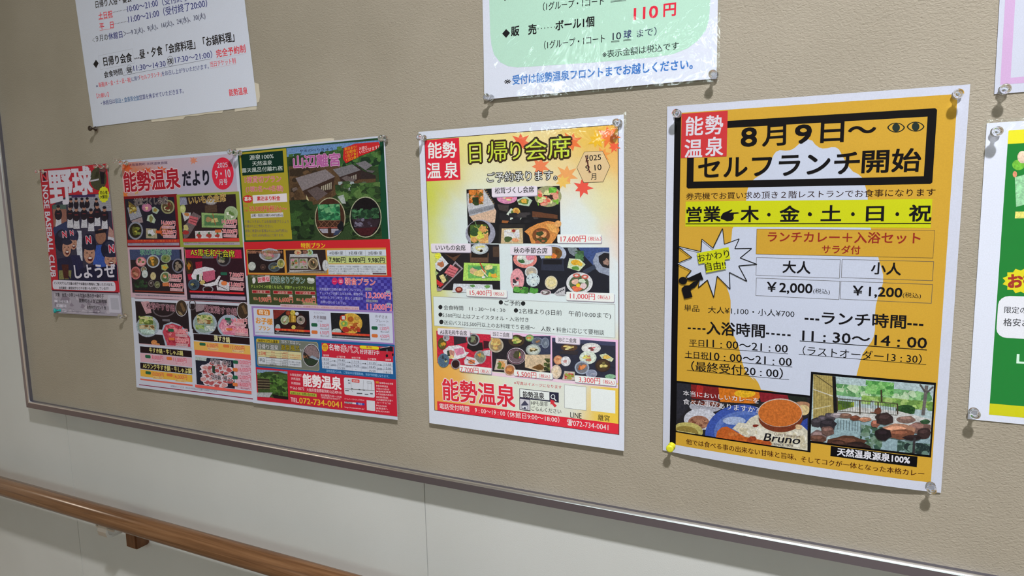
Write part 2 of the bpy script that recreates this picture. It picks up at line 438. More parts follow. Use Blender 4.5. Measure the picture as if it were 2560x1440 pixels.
    def line(s, x0, y0, x1, y1, wd, c, z=None, z1=None):        # wd in mm
        a = s.P(x0, y0, z); b = s.P(x1, y1, z1 or z); w, h = s.size()
        dx, dz = (b[0] - a[0]) * w, (b[1] - a[1]) * h; L = math.hypot(dx, dz) or 1e-9
        nx, nz = -dz / L * wd / 2000 / w, dx / L * wd / 2000 / h
        q = [(a[0] + nx, a[1] + nz), (b[0] + nx, b[1] + nz), (b[0] - nx, b[1] - nz), (a[0] - nx, a[1] - nz)]
        s.add([(q[0], q[1], q[2]), (q[0], q[2], q[3])], s.color(c))
    def dots(s, x0, y0, x1, y1, n, r, c, z=None):
        for k in range(n):
            f = k / (n - 1); s.ell(x0 + (x1 - x0) * f, y0 + (y1 - y0) * f, r, r, c, z, 8)
    def blob(s, x, y, rx, ry, c, z=None, n=9, j=0.3, clip=None, R=rnd):
        a0 = R.random() * 6
        pts = []
        for k in range(n):
            a = a0 + 2 * math.pi * k / n; f = 1 + (R.random() - 0.5) * 2 * j
            px, py = x + rx * f * math.cos(a), y + ry * f * math.sin(a)
            pts.append(s.P(px, py, z))
        cu = s.P(x, y, z)
        if clip:
            cl = lambda p: (min(max(p[0], clip[0]), clip[2]), min(max(p[1], clip[1]), clip[3]))
            pts = [cl(p) for p in pts]; cu = cl(cu)
        s.add([(cu, pts[k], pts[(k + 1) % n]) for k in range(n)], s.color(c))
    def scatter(s, box_, n, r, cols, z=None, seed=1, ar=0.8, j=0.35):
        """n irregular dabs inside a rectangle (view coordinates), clipped to it"""
        R = random.Random(seed); x0, y0, x1, y1 = box_
        clip = s.uvbox(x0, y0, x1, y1, z); k = len(s.items)
        # all dabs share one layer each via staggered depths
        tris, cols_out = [], []
        for i in range(n):
            x, y = R.uniform(x0, x1), R.uniform(y0, y1)
            # rectangles lean in the photo; take v from the sheet itself
            u = clip[0] + (clip[2] - clip[0]) * R.random(); v = clip[1] + (clip[3] - clip[1]) * R.random()
            ex = s.P(x0 + r, y0, z); e0 = s.P(x0, y0, z); ru = abs(ex[0] - e0[0]); ey = s.P(x0, y0 + r, z); rv = abs(ey[1] - e0[1]) * ar
            f = R.uniform(0.5, 1.3); m = 7; a0 = R.random() * 6
            pts = []
            for q in range(m):
                a = a0 + 2 * math.pi * q / m; g = f * (1 + (R.random() - 0.5) * 2 * j)
                pts.append((min(max(u + ru * g * math.cos(a), clip[0]), clip[2]), min(max(v + rv * g * math.sin(a), clip[1]), clip[3])))
            c = s.color(R.choice(cols))
            for q in range(m): tris.append(((u, v), pts[q], pts[(q + 1) % m])); cols_out.append((c, i / n))
        s.add(tris, cols_out)
    def grad(s, x0, y0, x1, y1, n, m, pts, z=None, z1=None, wob=0.0, seed=3):
        """smoothly blended wash of colours; pts = (fraction u, fraction v, colour, reach)"""
        u0, v0, u1, v1 = s.uvbox(x0, y0, x1, y1, z, z1); R = random.Random(seed)
        cols = [(a, b, s.color(c), r) for a, b, c, r in pts]
        g = {}
        for i in range(n + 1):
            for k in range(m + 1):
                a, b = i / n, k / m; S = 0; acc = [0, 0, 0]
                a2, b2 = a + (R.random() - .5) * wob, b + (R.random() - .5) * wob
                for (ca, cb, c, r) in cols:
                    w = math.exp(-((a2 - ca) ** 2 + (b2 - cb) ** 2) / (r * r)) + 1e-9
                    S += w
                    for q in range(3): acc[q] += w * c[q]
                g[i, k] = ((u0 + (u1 - u0) * a, v0 + (v1 - v0) * b), (acc[0] / S, acc[1] / S, acc[2] / S, 1))
        tris, co = [], []
        for i in range(n):
            for k in range(m):
                A, B, C_, D = g[i, k], g[i + 1, k], g[i + 1, k + 1], g[i, k + 1]
                tris += [(A[0], B[0], C_[0]), (A[0], C_[0], D[0])]
                co += [('v', A[1], B[1], C_[1]), ('v', A[1], C_[1], D[1])]
        s.add(tris, co)
    # --- text: left-middle and right-middle of the ink, em height h (view px)
    def t(s, txt, x0, y0, x1, y1, h, c, b=0.0, out=None, ow=0.05, z=None, z1=None, sh=0.0):
        z = z or s.z; A = z(x0, y0); B = (z1 or z)(x1, y1)
        w, hh = s.size()
        a = s.uv(*A); bb = s.uv(*B)
        L = math.hypot(B[0] - A[0], B[1] - A[1]) or 1
        nx, ny = (B[1] - A[1]) / L, -(B[0] - A[0]) / L          # 'up' in the view
        hp = h / z.k
        mx, my = (A[0] + B[0]) / 2, (A[1] + B[1]) / 2
        up = s.uv(mx + nx * hp / 2, my + ny * hp / 2); dn = s.uv(mx - nx * hp / 2, my - ny * hp / 2)
        D = Vector(((bb[0] - a[0]) * w, (bb[1] - a[1]) * hh)); U = Vector(((up[0] - dn[0]) * w, (up[1] - dn[1]) * hh))
        if D.length < 1e-9: return
        N = Vector((D.y, -D.x)).normalized(); Hm = U.length
        txt = txt.replace('：', ' : ')
        TEXTS.setdefault(txt, None)
        O = Vector((a[0] * w, a[1] * hh))
        bw = (D.x, D.y)
        layers = []
        if out: layers.append((out, b + ow, 8))
        layers.append((c, b, 1 if b == 0 else (2 if b < 0.018 else 4)))
        for (cc, rad, nn) in layers:
            # reserve a level with the text's box
            q = [O + N * Hm * k2 + D * f for k2 in (-0.5, 0.5) for f in (0, 1)]
            us = [p.x / w for p in q]; vs_ = [p.y / hh for p in q]
            box_ = (min(us), min(vs_), max(us), max(vs_))
            lev = 0; m = 0.0005
            for (b2, l2) in s.items:
                if b2[0] < box_[2] - m and b2[2] > box_[0] + m and b2[1] < box_[3] - m and b2[3] > box_[1] + m: lev = max(lev, l2 + 1)
            s.items.append((box_, lev))
            s.cur['items'].append(('T', txt, O, D, N, Hm, cc, rad, nn, lev, sh))
    def ts(s, rows, c, b=0.0, **k):
        for r in rows: s.t(*r, c, b, **k)

def build_glyphs():
    objs = {}
    for txt in TEXTS:
        c = bpy.data.curves.new('glyphs', 'FONT'); c.body = txt; c.resolution_u = 3 if len(txt) < 10 else 2
        o = bpy.data.objects.new('glyphs', c); COL.objects.link(o); objs[txt] = o
    dg = bpy.context.evaluated_depsgraph_get()
    for txt, o in objs.items():
        e = o.evaluated_get(dg); me = e.to_mesh()
        vs = [(v.co.x, v.co.y) for v in me.vertices]
        me.calc_loop_triangles()
        fs = [tuple(t.vertices) for t in me.loop_triangles]
        TEXTS[txt] = (vs, fs, min(v[0] for v in vs), max(v[0] for v in vs)); e.to_mesh_clear()
    for o in objs.values():
        d = o.data; bpy.data.objects.remove(o); bpy.data.curves.remove(d)

def split(tri, col, lim, w, h, out, out_c):
    """cut long triangles so that they follow the bow of the sheet"""
    def ln(a, b): return math.hypot((a[0] - b[0]) * w, (a[1] - b[1]) * h)
    l = [ln(tri[0], tri[1]), ln(tri[1], tri[2]), ln(tri[2], tri[0])]
    k = l.index(max(l))
    if l[k] < lim: out.append(tri); out_c.append(col); return
    a, b, c = tri[k], tri[(k + 1) % 3], tri[(k + 2) % 3]
    m = ((a[0] + b[0]) / 2, (a[1] + b[1]) / 2)
    if isinstance(col, tuple) and col[0] == 'v':
        ca, cb, cc = col[1 + k], col[1 + (k + 1) % 3], col[1 + (k + 2) % 3]
        cm = tuple((x + y) / 2 for x, y in zip(ca, cb))
        split((a, m, c), ('v', ca, cm, cc), lim, w, h, out, out_c); split((m, b, c), ('v', cm, cb, cc), lim, w, h, out, out_c)
    else:
        split((a, m, c), col, lim, w, h, out, out_c); split((m, b, c), col, lim, w, h, out, out_c)

def build_poster(s):
    w, h = s.size(); c0 = s.pos(0.5, 0.5)
    root = empty(s.name, (c0[0], 0, c0[1])); tag(root, s.label, s.cat)
    vis = lambda u, v: True
    def world(u, v, up):
        x, z = s.pos(u, v); return (x - c0[0], -(s.depth(u, v) + up), z - c0[1])
    T = 0.00025
    # sheet of paper with thickness
    nu, nv = 18, 24; vs, fs = [], []
    for side in (T, 0.0):
        for k in range(nv + 1):
            for i in range(nu + 1): vs.append(world(i / nu, k / nv, side))
    st = (nu + 1) * (nv + 1); id_ = lambda i, k, sd: sd * st + k * (nu + 1) + i
    for k in range(nv):
        for i in range(nu):
            fs.append((id_(i, k, 0), id_(i, k + 1, 0), id_(i + 1, k + 1, 0), id_(i + 1, k, 0)))
            fs.append((id_(i, k, 1), id_(i + 1, k, 1), id_(i + 1, k + 1, 1), id_(i, k + 1, 1)))
    off = len(vs); vs += vs[:]; id0 = id_; id_ = lambda i, k, sd: off + id0(i, k, sd)
    for i in range(nu):
        fs.append((id_(i, 0, 0), id_(i + 1, 0, 0), id_(i + 1, 0, 1), id_(i, 0, 1)))
        fs.append((id_(i, nv, 0), id_(i, nv, 1), id_(i + 1, nv, 1), id_(i + 1, nv, 0)))
    for k in range(nv):
        fs.append((id_(0, k, 0), id_(0, k, 1), id_(0, k + 1, 1), id_(0, k + 1, 0)))
        fs.append((id_(nu, k, 0), id_(nu, k + 1, 0), id_(nu, k + 1, 1), id_(nu, k, 1)))
    m = M_UNDER if s.film else M_PLAIN
    sh = mesh_obj('paper_sheet', vs, fs, m, root, True)
    ca = sh.data.color_attributes.new('ink', 'FLOAT_COLOR', 'CORNER')
    wc = s.color((s.white * 0.985, s.white, min(255, s.white * 1.085)))
    ca.data.foreach_set('color', list(wc) * len(sh.data.loops))
    maxlev = 0
    parts = []
    for p in s.parts:
        if p['name'] in ('menu_panel', 'plan_panel'):          # coloured panels: each one a part of its own
            parts += [dict(p, items=[i]) for i in p['items'] if i[0] != 'T']
            tx = [i for i in p['items'] if i[0] == 'T']
            if tx: parts.append(dict(p, name='lettering', items=tx))
        else: parts.append(p)
    for p in parts:
        if not p['items']: continue
        vs, fs, cols = [], [], []
        for it in p['items']:
            if it[0] == 'T':
                _, txt, O, D, N, Hm, c, rad, nn, lev, shr = it
                gv, gf, gx0, gx1 = TEXTS[txt]; k = 1.0 / (gx1 - gx0)
                col = s.color(c); tris_c = []
                for q in range(nn):
                    if rad == 0: ox = oy = 0
                    elif nn == 2: ox, oy = (rad if q else -rad), 0
                    else:
                        a = 2 * math.pi * q / nn + math.pi / nn; ox, oy = rad * math.cos(a), rad * math.sin(a)
                    base = len(vs); z_ = T + (lev + 1) * STEP + q * 0.000005
                    for (gx, gy) in gv:
                        yy = (gy - 0.375) + oy
                        P_ = O + D * ((gx - gx0) * k) + N * (yy * Hm) + (D.normalized() * (ox * Hm + shr * yy * Hm))
                        vs.append(world(P_.x / w, P_.y / h, z_))
                    fs += [(f[0] + base, f[1] + base, f[2] + base) for f in gf]
                    cols += [col] * (3 * len(gf))
                maxlev = max(maxlev, lev + 1)
            else:
                tris, colr, lev = it; maxlev = max(maxlev, lev + 1)
                ot, oc = [], []
                for i, t_ in enumerate(tris):
                    cc = colr[i] if isinstance(colr, list) else colr
                    if s.bow: split(t_, cc, 0.020, w, h, ot, oc)
                    else: ot.append(t_); oc.append(cc)
                for t_, cc in zip(ot, oc):
                    up = T + (lev + 1) * STEP
                    if isinstance(cc[0], tuple): up += cc[1] * 0.00004; cl = [cc[0]] * 3
                    elif cc[0] == 'v': cl = list(cc[1:])
                    else: cl = [cc] * 3
                    # clockwise test in uv so that faces look out of the wall
                    ar = (t_[1][0] - t_[0][0]) * (t_[2][1] - t_[0][1]) - (t_[2][0] - t_[0][0]) * (t_[1][1] - t_[0][1])
                    if abs(ar) < 1e-12: continue
                    if ar > 0: t_ = (t_[0], t_[2], t_[1]); cl = [cl[0], cl[2], cl[1]]
                    base = len(vs)
                    vs += [world(q[0], q[1], up) for q in t_]; fs.append((base, base + 1, base + 2)); cols += cl
        mm = (M_PHOTOU if s.film else M_PHOTO) if p['photo'] else m
        o = mesh_obj(p['name'], vs, fs, mm, root)
        ca = o.data.color_attributes.new('ink', 'FLOAT_COLOR', 'CORNER')
        ca.data.foreach_set('color', [x for c in cols for x in c])
        if p['label']: o['label'] = p['label']
    if s.film:
        mu, mv = 0.0032 / w, 0.0032 / h; nu, nv = 40, 40; vs, fs = [], []
        for k in range(nv + 1):
            for i in range(nu + 1):
                u, v = -mu + (1 + 2 * mu) * i / nu, -mv + (1 + 2 * mv) * k / nv
                x, z = s.pos(u, v); edge = u < 0 or v < 0 or u > 1 or v > 1
                vs.append((x - c0[0], -(s.depth(u, v) + (T + 0.0001 if edge else T + (maxlev + 2) * STEP)), z - c0[1]))
        for k in range(nv):
            for i in range(nu):
                a = k * (nu + 1) + i; fs.append((a, a + nu + 1, a + nu + 2, a + 1))
        f = mesh_obj('laminate_film', vs, fs, M_FILM, root, True); f['label'] = 'clear glossy laminate film over the sheet'
    return root

# ------------------------------------------------------------------ the posters
K = (22, 20, 24); NAVY = (40, 45, 110); REDT = (196, 50, 62)
POSTERS = []
# plates of food, as printed: rim, well, and dabs of food
VEG = [(110, 130, 60), (150, 150, 90), (70, 95, 45)]
def plate(p, x, y, rx, ry, rim, inner, foods, n=7, seed=1, z=None):
    R = random.Random(seed)
    p.ell(x, y, rx, ry, rim, z); p.ell(x, y, rx * 0.8, ry * 0.8, inner, z)
    for k in range(n):
        a = R.uniform(0, 6.28); f = R.uniform(0, 0.5)
        p.blob(x + rx * f * math.cos(a), y + ry * f * math.sin(a), rx * R.uniform(.18, .34), ry * R.uniform(.16, .3), R.choice(foods), z, R=R)

# ---- white notice, top left
A = Z(180, 0, 4.364)
p = Poster('opening_hours_notice', 'white laminated notice with blue and red opening hours, highest at the left',
           [('w', -1.0535, 0.487), ('w', -0.6365, 0.494), A(2020, 1155), A(235, 1385)], 185, A, film=True); POSTERS.append(p)
N1 = (42, 48, 112)
p.t('日帰り入浴・宴会', 258, 52, 650, -22, 85, K, .02)
p.t('土日祝', 290, 178, 442, 150, 82, REDT, .02); p.line(293, 218, 440, 190, 0.5, REDT)
p.dots(452, 134, 592, 106, 10, 4, K)
p.t('10:00～21:00（受付終了20:00）', 605, 97, 1455, -78, 98, N1, .012)
p.t('平　日', 302, 290, 455, 268, 82, REDT, .02); p.line(303, 334, 455, 308, 0.5, REDT)
p.dots(462, 262, 604, 234, 10, 4, K)
p.t('11:00～21:00（受付終了20:00）', 615, 212, 1475, 30, 98, N1, .012)
p.t('＜', 222, 440, 250, 436, 60, (90, 90, 95)); p.t('９月の', 262, 424, 392, 402, 80, K, .01)
p.t('休館日', 400, 400, 550, 374, 80, N1, .02)
p.t('＞―9 2(火)、9(火)、16(火)、24(水)、30(火)', 562, 370, 1455, 166, 74, (38, 44, 78), .01)
p.poly([(233, 700), (263, 652), (292, 690), (265, 744)], K)
p.box(290, 608, 682, 690, 0.25, (130, 130, 140))
p.t('日帰り会食', 345, 675, 655, 624, 108, K, .025)
p.t('…昼・夕食「会席料理」「お鍋料理」', 682, 606, 1770, 398, 112, K, .025)
p.t('会食時間', 352, 818, 550, 778, 76, K, .02)
p.line(560, 822, 596, 738, 0.3, K); p.ring(628, 762, 32, 54, 3, K); p.t('昼', 602, 768, 654, 758, 66, K, .02)
p.t('11:30～14:30', 672, 745, 1022, 690, 88, N1, .012)
p.ring(1074, 668, 36, 56, 3, K); p.t('夜', 1044, 674, 1104, 662, 68, K, .02)
p.t('17:30～21:00）', 1125, 654, 1530, 592, 88, N1, .012); p.line(560, 824, 1512, 642, 0.35, (70, 70, 90))
p.t('完全予約制', 1575, 588, 1892, 528, 92, REDT, .025); p.box(1568, 560, 1902, 586, 0.2, (150, 140, 150))
p.t('※', 262, 940, 286, 936, 40, N1); p.t('毎週(木・金・土・日・祝)', 292, 928, 645, 868, 58, REDT, .015)
p.t('に限り', 652, 866, 738, 850, 52, N1, .01); p.t('「セルフランチ」', 740, 850, 975, 806, 58, REDT, .01)
p.t('をお召し上がりいただけます。', 980, 806, 1492, 722, 60, N1, .01)
p.t('当日チケット制', 1510, 704, 1785, 660, 66, REDT, .01); p.box(1505, 680, 1792, 700, 0.2, (190, 110, 120))
p.t('【お願い】', 272, 1048, 400, 1030, 56, REDT, .01)
p.t('・休館日は', 318, 1128, 470, 1102, 56, N1, .015); p.t('宿泊・食事等全館', 472, 1102, 735, 1066, 58, (40, 90, 140), .015)
p.line(475, 1128, 735, 1090, 0.4, (60, 100, 150))
p.t('営業を休ませていただきます。', 737, 1066, 1218, 990, 62, N1, .015)
p.t('能勢温泉', 1715, 1012, 1915, 988, 84, REDT, .02)

# ---- green and white notice, top centre
B = Z(1180, 0, 3.879)
p = Poster('court_fee_notice', 'laminated notice with pale green panel and blue bottom line, top centre',
           [('w', -0.2045, 0.588), ('w', 0.0935, 0.586), B(2375, 765), B(130, 968)], 200, B, film=True,
           bow=lambda u, v: 0.003 * max(0, (v - 0.55) / 0.45) ** 2); POSTERS.append(p)
p.part('green_panel')
p.poly([(165, -700), (168, 0), (178, 330), (190, 440), (215, 530), (275, 605), (350, 642), (440, 655), (1200, 605), (1760, 556), (1950, 525), (2090, 470), (2190, 395), (2265, 300), (2300, 190), (2312, 0), (2305, -700)], (166, 200, 184))
p.part('lettering')
p.t('（1グループ・1コート', 690, 66, 1278, 8, 88, K, .01); p.poly([(300, -18), (320, -34), (338, -12), (320, 12)], K)
p.line(1345, 12, 1495, -4, .5, K); p.line(1345, 22, 1495, 6, .5, K)
p.t('110', 1572, 132, 1802, 106, 158, (205, 40, 62), .03); p.t('円', 1860, 98, 1976, 84, 140, (205, 40, 62), .035)
p.poly([(294, 327), (332, 282), (370, 320), (332, 368)], K)
p.t('販　売', 382, 305, 625, 282, 102, K, .035); p.dots(642, 280, 802, 262, 6, 5, K)
p.t('ボール1個', 812, 252, 1185, 206, 106, K, .03)
p.t('（1グループ・1コート', 700, 440, 1288, 372, 88, K, .01)
p.t('10', 1365, 352, 1446, 342, 98, (40, 45, 60), .01); p.t('球', 1472, 336, 1546, 328, 84, (50, 60, 100), .02)
p.line(1350, 402, 1430, 394, .5, K); p.line(1350, 411, 1430, 403, .5, K); p.line(1468, 390, 1545, 380, .5, K); p.line(1468, 399, 1545, 389, .5, K)
p.t('まで）', 1600, 328, 1790, 302, 86, (50, 60, 80), .01)
p.t('※表示金額は税込です', 1265, 530, 2005, 442, 80, (35, 45, 45), .015)
p.t('※', 312, 792, 378, 786, 76, K, .01)
p.t('受付は能勢温泉フロントまでお越しください。', 394, 778, 2140, 618, 104, (58, 108, 178), .03)

# ---- baseball club flyer
C_ = Z(70, 390, 3.4286)
def bowb(u, v): return 0.001 + 0.004 * max(0, v - 0.75) / 0.25 * (1 - u) + 0.0015 * math.sin(3 * u) * v
p = Poster('baseball_club_flyer', 'small red baseball flyer with laughing players in helmets at the far left',
           [C_(105, 118), C_(680, 65), C_(815, 1375), C_(235, 1340)], 186, C_, bow=bowb); POSTERS.append(p)
RB = (170, 38, 50); WB = (196, 190, 205)
p.part('header_panel'); p.rect_uv(0, 0, 1, .84, RB)
p.part('team_photo', photo=True)
p.poly([(205, 425), (345, 335), (720, 320), (775, 1120), (768, 1068), (262, 1075), (235, 760)], (52, 48, 70))
p.poly([(342, 345), (712, 322), (722, 470), (345, 480)], (150, 148, 160))
for k in range(6): p.line(345, 365 + 18 * k, 720, 350 + 18 * k, .3, (110, 110, 120))
p.poly([(375, 335), (580, 330), (580, 350), (375, 358)], (60, 45, 90))
p.poly([(212, 445), (330, 450), (335, 560), (222, 610)], (140, 95, 85)); p.poly([(212, 420), (330, 415), (330, 455), (212, 455)], (75, 95, 90))
p.ell(604, 195, 72, 98, (66, 66, 48)); p.ell(640, 130, 30, 40, (110, 70, 72)); p.poly([(615, 130), (660, 140), (655, 240), (630, 240)], (28, 25, 35)); p.line(535, 215, 610, 200, 3, (180, 175, 185))
SK = (165, 118, 102); DK = (30, 24, 38)
for (x, y, r) in [(370, 378, 20), (415, 375, 20), (465, 375, 20), (510, 372, 20), (588, 378, 20)]:
    p.ell(x, y + 42, r * 1.1, 34, DK); p.ell(x, y + 5, r * .62, 17, SK); p.ell(x, y - 8, r * .66, 11, (25, 22, 40))
for (x, y, r) in [(262, 440, 26), (362, 440, 24), (417, 450, 26), (484, 440, 26), (543, 470, 26), (597, 425, 28), (660, 450, 26)]:
    p.poly([(x - 18, y + 80), (x + 22, y + 80), (x + 30, y + 175), (x - 26, y + 175)], (190, 188, 200))
    p.ell(x, y + 62, r * 1.25, 48, DK); p.ell(x, y + 8, r * .58, 20, SK); p.ell(x, y - 8, r * .62, 13, (25, 22, 40)); p.line(x - 14, y + 55, x + 14, y + 55, .8, (170, 60, 60))
p.poly([(215, 620), (330, 560), (345, 640), (235, 700)], (45, 55, 95)); p.poly([(700, 600), (745, 640), (750, 720), (690, 700)], (170, 130, 125))
p.poly([(400, 640), (460, 640), (470, 900), (430, 900)], (190, 190, 205)); p.poly([(560, 770), (640, 760), (690, 960), (560, 990)], (52, 80, 160))
p.poly([(690, 690), (745, 700), (750, 780), (690, 760)], (190, 190, 205))
p.ell(628, 690, 46, 66, (140, 98, 82)); p.poly([(575, 640), (680, 628), (672, 655), (585, 668)], (25, 22, 35))
p.poly([(255, 880), (380, 860), (470, 900), (480, 1075), (262, 1075)], (28, 28, 60)); p.poly([(365, 850), (445, 850), (480, 960), (400, 980)], (32, 32, 70))
p.poly([(470, 960), (580, 930), (640, 1070), (430, 1075)], (26, 26, 58)); p.poly([(600, 960), (770, 930), (770, 1068), (610, 1072)], (24, 24, 52))
p.poly([(265, 980), (375, 980), (370, 1055), (268, 1058)], (120, 118, 75)); p.poly([(290, 930), (350, 930), (350, 1050), (310, 1050)], (70, 30, 28))
def helmet(x, y, rx, ry, fx, fy, frx, fry, col):
    p.ell(x, y, rx, ry, col); p.ell(x + rx * .1, y - ry * .55, rx * .6, ry * .3, tuple(v + 22 for v in col))
    p.ell(fx, fy, frx, fry, (178, 132, 114)); p.ell(fx + frx * .1, fy - fry * .72, frx * 1.12, fry * .34, tuple(v + 10 for v in col)); p.ell(fx + frx * .15, fy + fry * .5, frx * .45, fry * .26, (90, 25, 30)); p.ell(fx + frx * .15, fy + fry * .42, frx * .34, fry * .10, (215, 205, 205))
    p.ell(fx - frx * .4, fy - fry * .12, frx * .18, fry * .05, (40, 22, 25)); p.ell(fx + frx * .42, fy - fry * .12, frx * .18, fry * .05, (40, 22, 25)); p.ell(fx + .1 * frx, fy + fry * .12, frx * .12, fry * .1, (140, 90, 78))
helmet(388, 685, 48, 62, 392, 745, 30, 58, (30, 32, 64)); helmet(292, 725, 62, 95, 335, 790, 38, 74, (24, 26, 50))
helmet(524, 765, 62, 100, 528, 840, 48, 82, (22, 22, 46)); helmet(700, 800, 70, 84, 712, 890, 52, 55, (22, 24, 50))
for (x, y, h) in [(316, 668, 55), (378, 655, 45), (522, 714, 68), (722, 790, 68)]:
    p.part('cap_emblem', 'red block letter N with white edge'); p.t('N', x - h * .3, y + 3, x + h * .3, y, h * 1.25, (185, 40, 62), .05, out=(200, 195, 210), ow=.06)
p.part('title_lettering', 'bold white title lettering')
p.t('野', 186, 268, 382, 258, 320, WB, .045); p.t('球', 385, 218, 546, 208, 252, WB, .05)
p.part('slogan_lettering'); p.t('しようぜ', 405, 992, 755, 980, 130, WB, .04)
p.part('club_lettering'); p.t('NOSE BASEBALL CLUB', 150, 250, 224, 1035, 62, WB, .03)
p.part('emblem'); p.rect(113, 135, 172, 218, WB); p.rect(119, 142, 166, 211, (60, 20, 40)); p.t('N', 122, 178, 164, 174, 88, (200, 60, 70), .04)
p.part('badge', 'yellow scalloped badge')
p.poly([(652 + (47 if k % 2 else 42) * math.cos(k * math.pi / 12), 330 + (72 if k % 2 else 65) * math.sin(k * math.pi / 12)) for k in range(24)], (196, 196, 40))
p.t('初心者', 620, 315, 684, 311, 33, K, .03); p.t('大歓迎', 620, 351, 684, 347, 33, K, .03)
p.part('caption_panel'); p.rrect(212, 1062, 757, 1160, WB, 6)
p.t('インスタグラムで活動の様子や体験会の情報をご覧いただけます。', 224, 1088, 733, 1103, 26, K, .02); p.t('合同練習・練習試合などのお誘いもお待ちしています！', 268, 1130, 696, 1136, 26, K, .02)
p.part('footer_panel'); p.rect_uv(0, .845, 1, 1, (150, 143, 156)); p.rect_uv(.01, .838, .98, .846, (60, 30, 45))
p.scatter((225, 1175, 800, 1365), 60, 30, [(168, 160, 172), (128, 118, 132), (150, 143, 156)], seed=4)
p.t('対象　幼児・小学１～６年生の男の子・女の子', 238, 1188, 652, 1200, 36, K, .02)
p.rect(228, 1232, 345, 1258, WB); p.t('練習場所', 255, 1245, 335, 1249, 28, K); p.t('能勢町および近隣地域', 440, 1240, 678, 1246, 34, K, .02)
p.rect(245, 1270, 330, 1298, WB); p.t('（土）（日）', 252, 1284, 325, 1288, 26, K); p.t('能勢中グラウンド 他', 508, 1296, 670, 1302, 34, K, .02)
p.rect(262, 1312, 330, 1338, WB); p.t('お問合せ', 266, 1326, 326, 1328, 26, K); p.line(335, 1332, 660, 1345, .6, (50, 45, 60))
p.rrect(685, 1192, 800, 1345, (176, 172, 186), 3); p.rrect(708, 1215, 785, 1318, (158, 155, 168), 1)

# ---- newsletter, left page
F1 = Z(280, 360, 5.5385); F2 = Z(300, 600, 6.5455); F3 = Z(320, 780, 6.261)
bow3 = lambda u, v: 0.0005 + 0.0035 * v ** 4
p = Poster('newsletter_page', 'pale pink newsletter page of dish photos, left of the two joined pages',
           [F1(130, 225), (591, 376), F3(2000, 1405), F3(165, 1170)], 192, F1, bow=bow3, base=0.0006); POSTERS.append(p)
PR = (205, 60, 82); PK = (205, 168, 178)
p.part('header_panel')
p.grad(133, 262, 1745, 715, 14, 5, [(0, .5, (196, 130, 105), .25), (.12, .3, (190, 120, 95), .15), (.4, .8, (172, 162, 184), .3), (.6, .2, (185, 165, 178), .25), (.8, .5, (168, 162, 184), .3), (1, 1, (190, 165, 180), .2), (0, 1, (172, 120, 70), .12)], wob=.04)
def maple(p, x, y, r, c, z=None, rot=0.0):
    pts = []
    for k in range(14):
        a = rot + 2 * math.pi * k / 14; f = (1.0 if k % 4 == 0 else .8) if k % 2 == 0 else .45
        pts.append((x + r * f * math.cos(a), y + r * f * math.sin(a)))
    p.poly(pts, c, z)
for (x, y, r, c, ro) in [(210, 330, 85, (205, 90, 50), .2), (345, 400, 80, (200, 120, 90), .9), (490, 380, 75, (205, 90, 55), 0), (685, 370, 85, (206, 88, 48), .4), (505, 570, 75, (212, 120, 95), .1), (175, 700, 60, (205, 110, 50), .5), (1130, 230, 65, (205, 130, 105), .3), (340, 660, 50, (190, 150, 90), .2)]: maple(p, x, y, r, c, None, ro)
p.part('title_lettering')
p.t('大阪能勢町 天然温泉旅館', 235, 292, 770, 258, 40, (80, 50, 90), .01)
p.t('能勢温泉', 168, 532, 940, 470, 300, (160, 30, 45), .035, out=(218, 190, 196), ow=.03)
p.t('だより', 982, 480, 1342, 462, 235, (28, 26, 40), .045)
p.part('date_badge', 'round red date badge')
p.ell(1535, 410, 152, 222, (205, 42, 66), n=36)
p.t('2025', 1460, 294, 1602, 284, 96, WB, .01); p.t('9・10', 1430, 420, 1642, 398, 160, WB, .015); p.t('月号', 1486, 530, 1602, 518, 90, WB, .02)
def price(p, s, x0, y0, x1, y1, h, z=None, c=PR, o=(232, 196, 200)): p.t(s, x0, y0, x1, y1, h, c, .0, out=o, ow=.05, z=z)
def tax(p, s, x0, y0, x1, y1, h, z=None, bg=(205, 165, 172)):
    zz = z or p.z; q = .55 * h
    p.poly([(x0 - 5, y0 - q), (x1 + 5, y1 - q), (x1 + 5, y1 + q), (x0 - 5, y0 + q)], bg, zz); p.t(s, x0, y0, x1, y1, h * .85, (150, 70, 80), 0, z=zz)
# panel: matsutake course
p.part('menu_panel'); p.rect(150, 728, 960, 1432, (118, 26, 34)); p.rect(895, 700, 1832, 1432, (142, 150, 66))
p.part('food_photo', photo=True); p.rect(180, 765, 908, 1335, (32, 30, 46))
p.poly([(215, 880), (370, 860), (420, 1000), (260, 1060)], (150, 150, 165)); p.poly([(230, 790), (340, 870), (350, 930), (250, 960)], (120, 100, 50))
p.scatter((235, 850, 350, 960), 14, 22, [(170, 140, 60), (110, 85, 35), (190, 180, 110)], seed=11)
p.poly([(270, 1065), (420, 1010), (435, 1085), (300, 1110)], (150, 130, 135))
plate(p, 330, 1200, 105, 125, (135, 138, 155), (38, 34, 22), [(175, 165, 70), (90, 90, 40), (120, 130, 60)], 10, 3)
plate(p, 485, 880, 70, 58, (170, 100, 140), (190, 120, 150), [(220, 170, 120), (230, 200, 160)], 4, 4)
p.poly([(555, 880), (600, 868), (660, 915), (625, 970), (565, 945)], (165, 180, 165)); p.blob(605, 915, 32, 30, (150, 130, 60))
p.poly([(500, 990), (560, 970), (610, 1050), (590, 1100), (485, 1060)], (175, 190, 170)); p.blob(545, 1040, 32, 42, (130, 130, 80))
plate(p, 775, 870, 95, 98, (150, 150, 110), (90, 70, 50), [(190, 190, 150), (110, 50, 40), (70, 90, 40)], 8, 6)
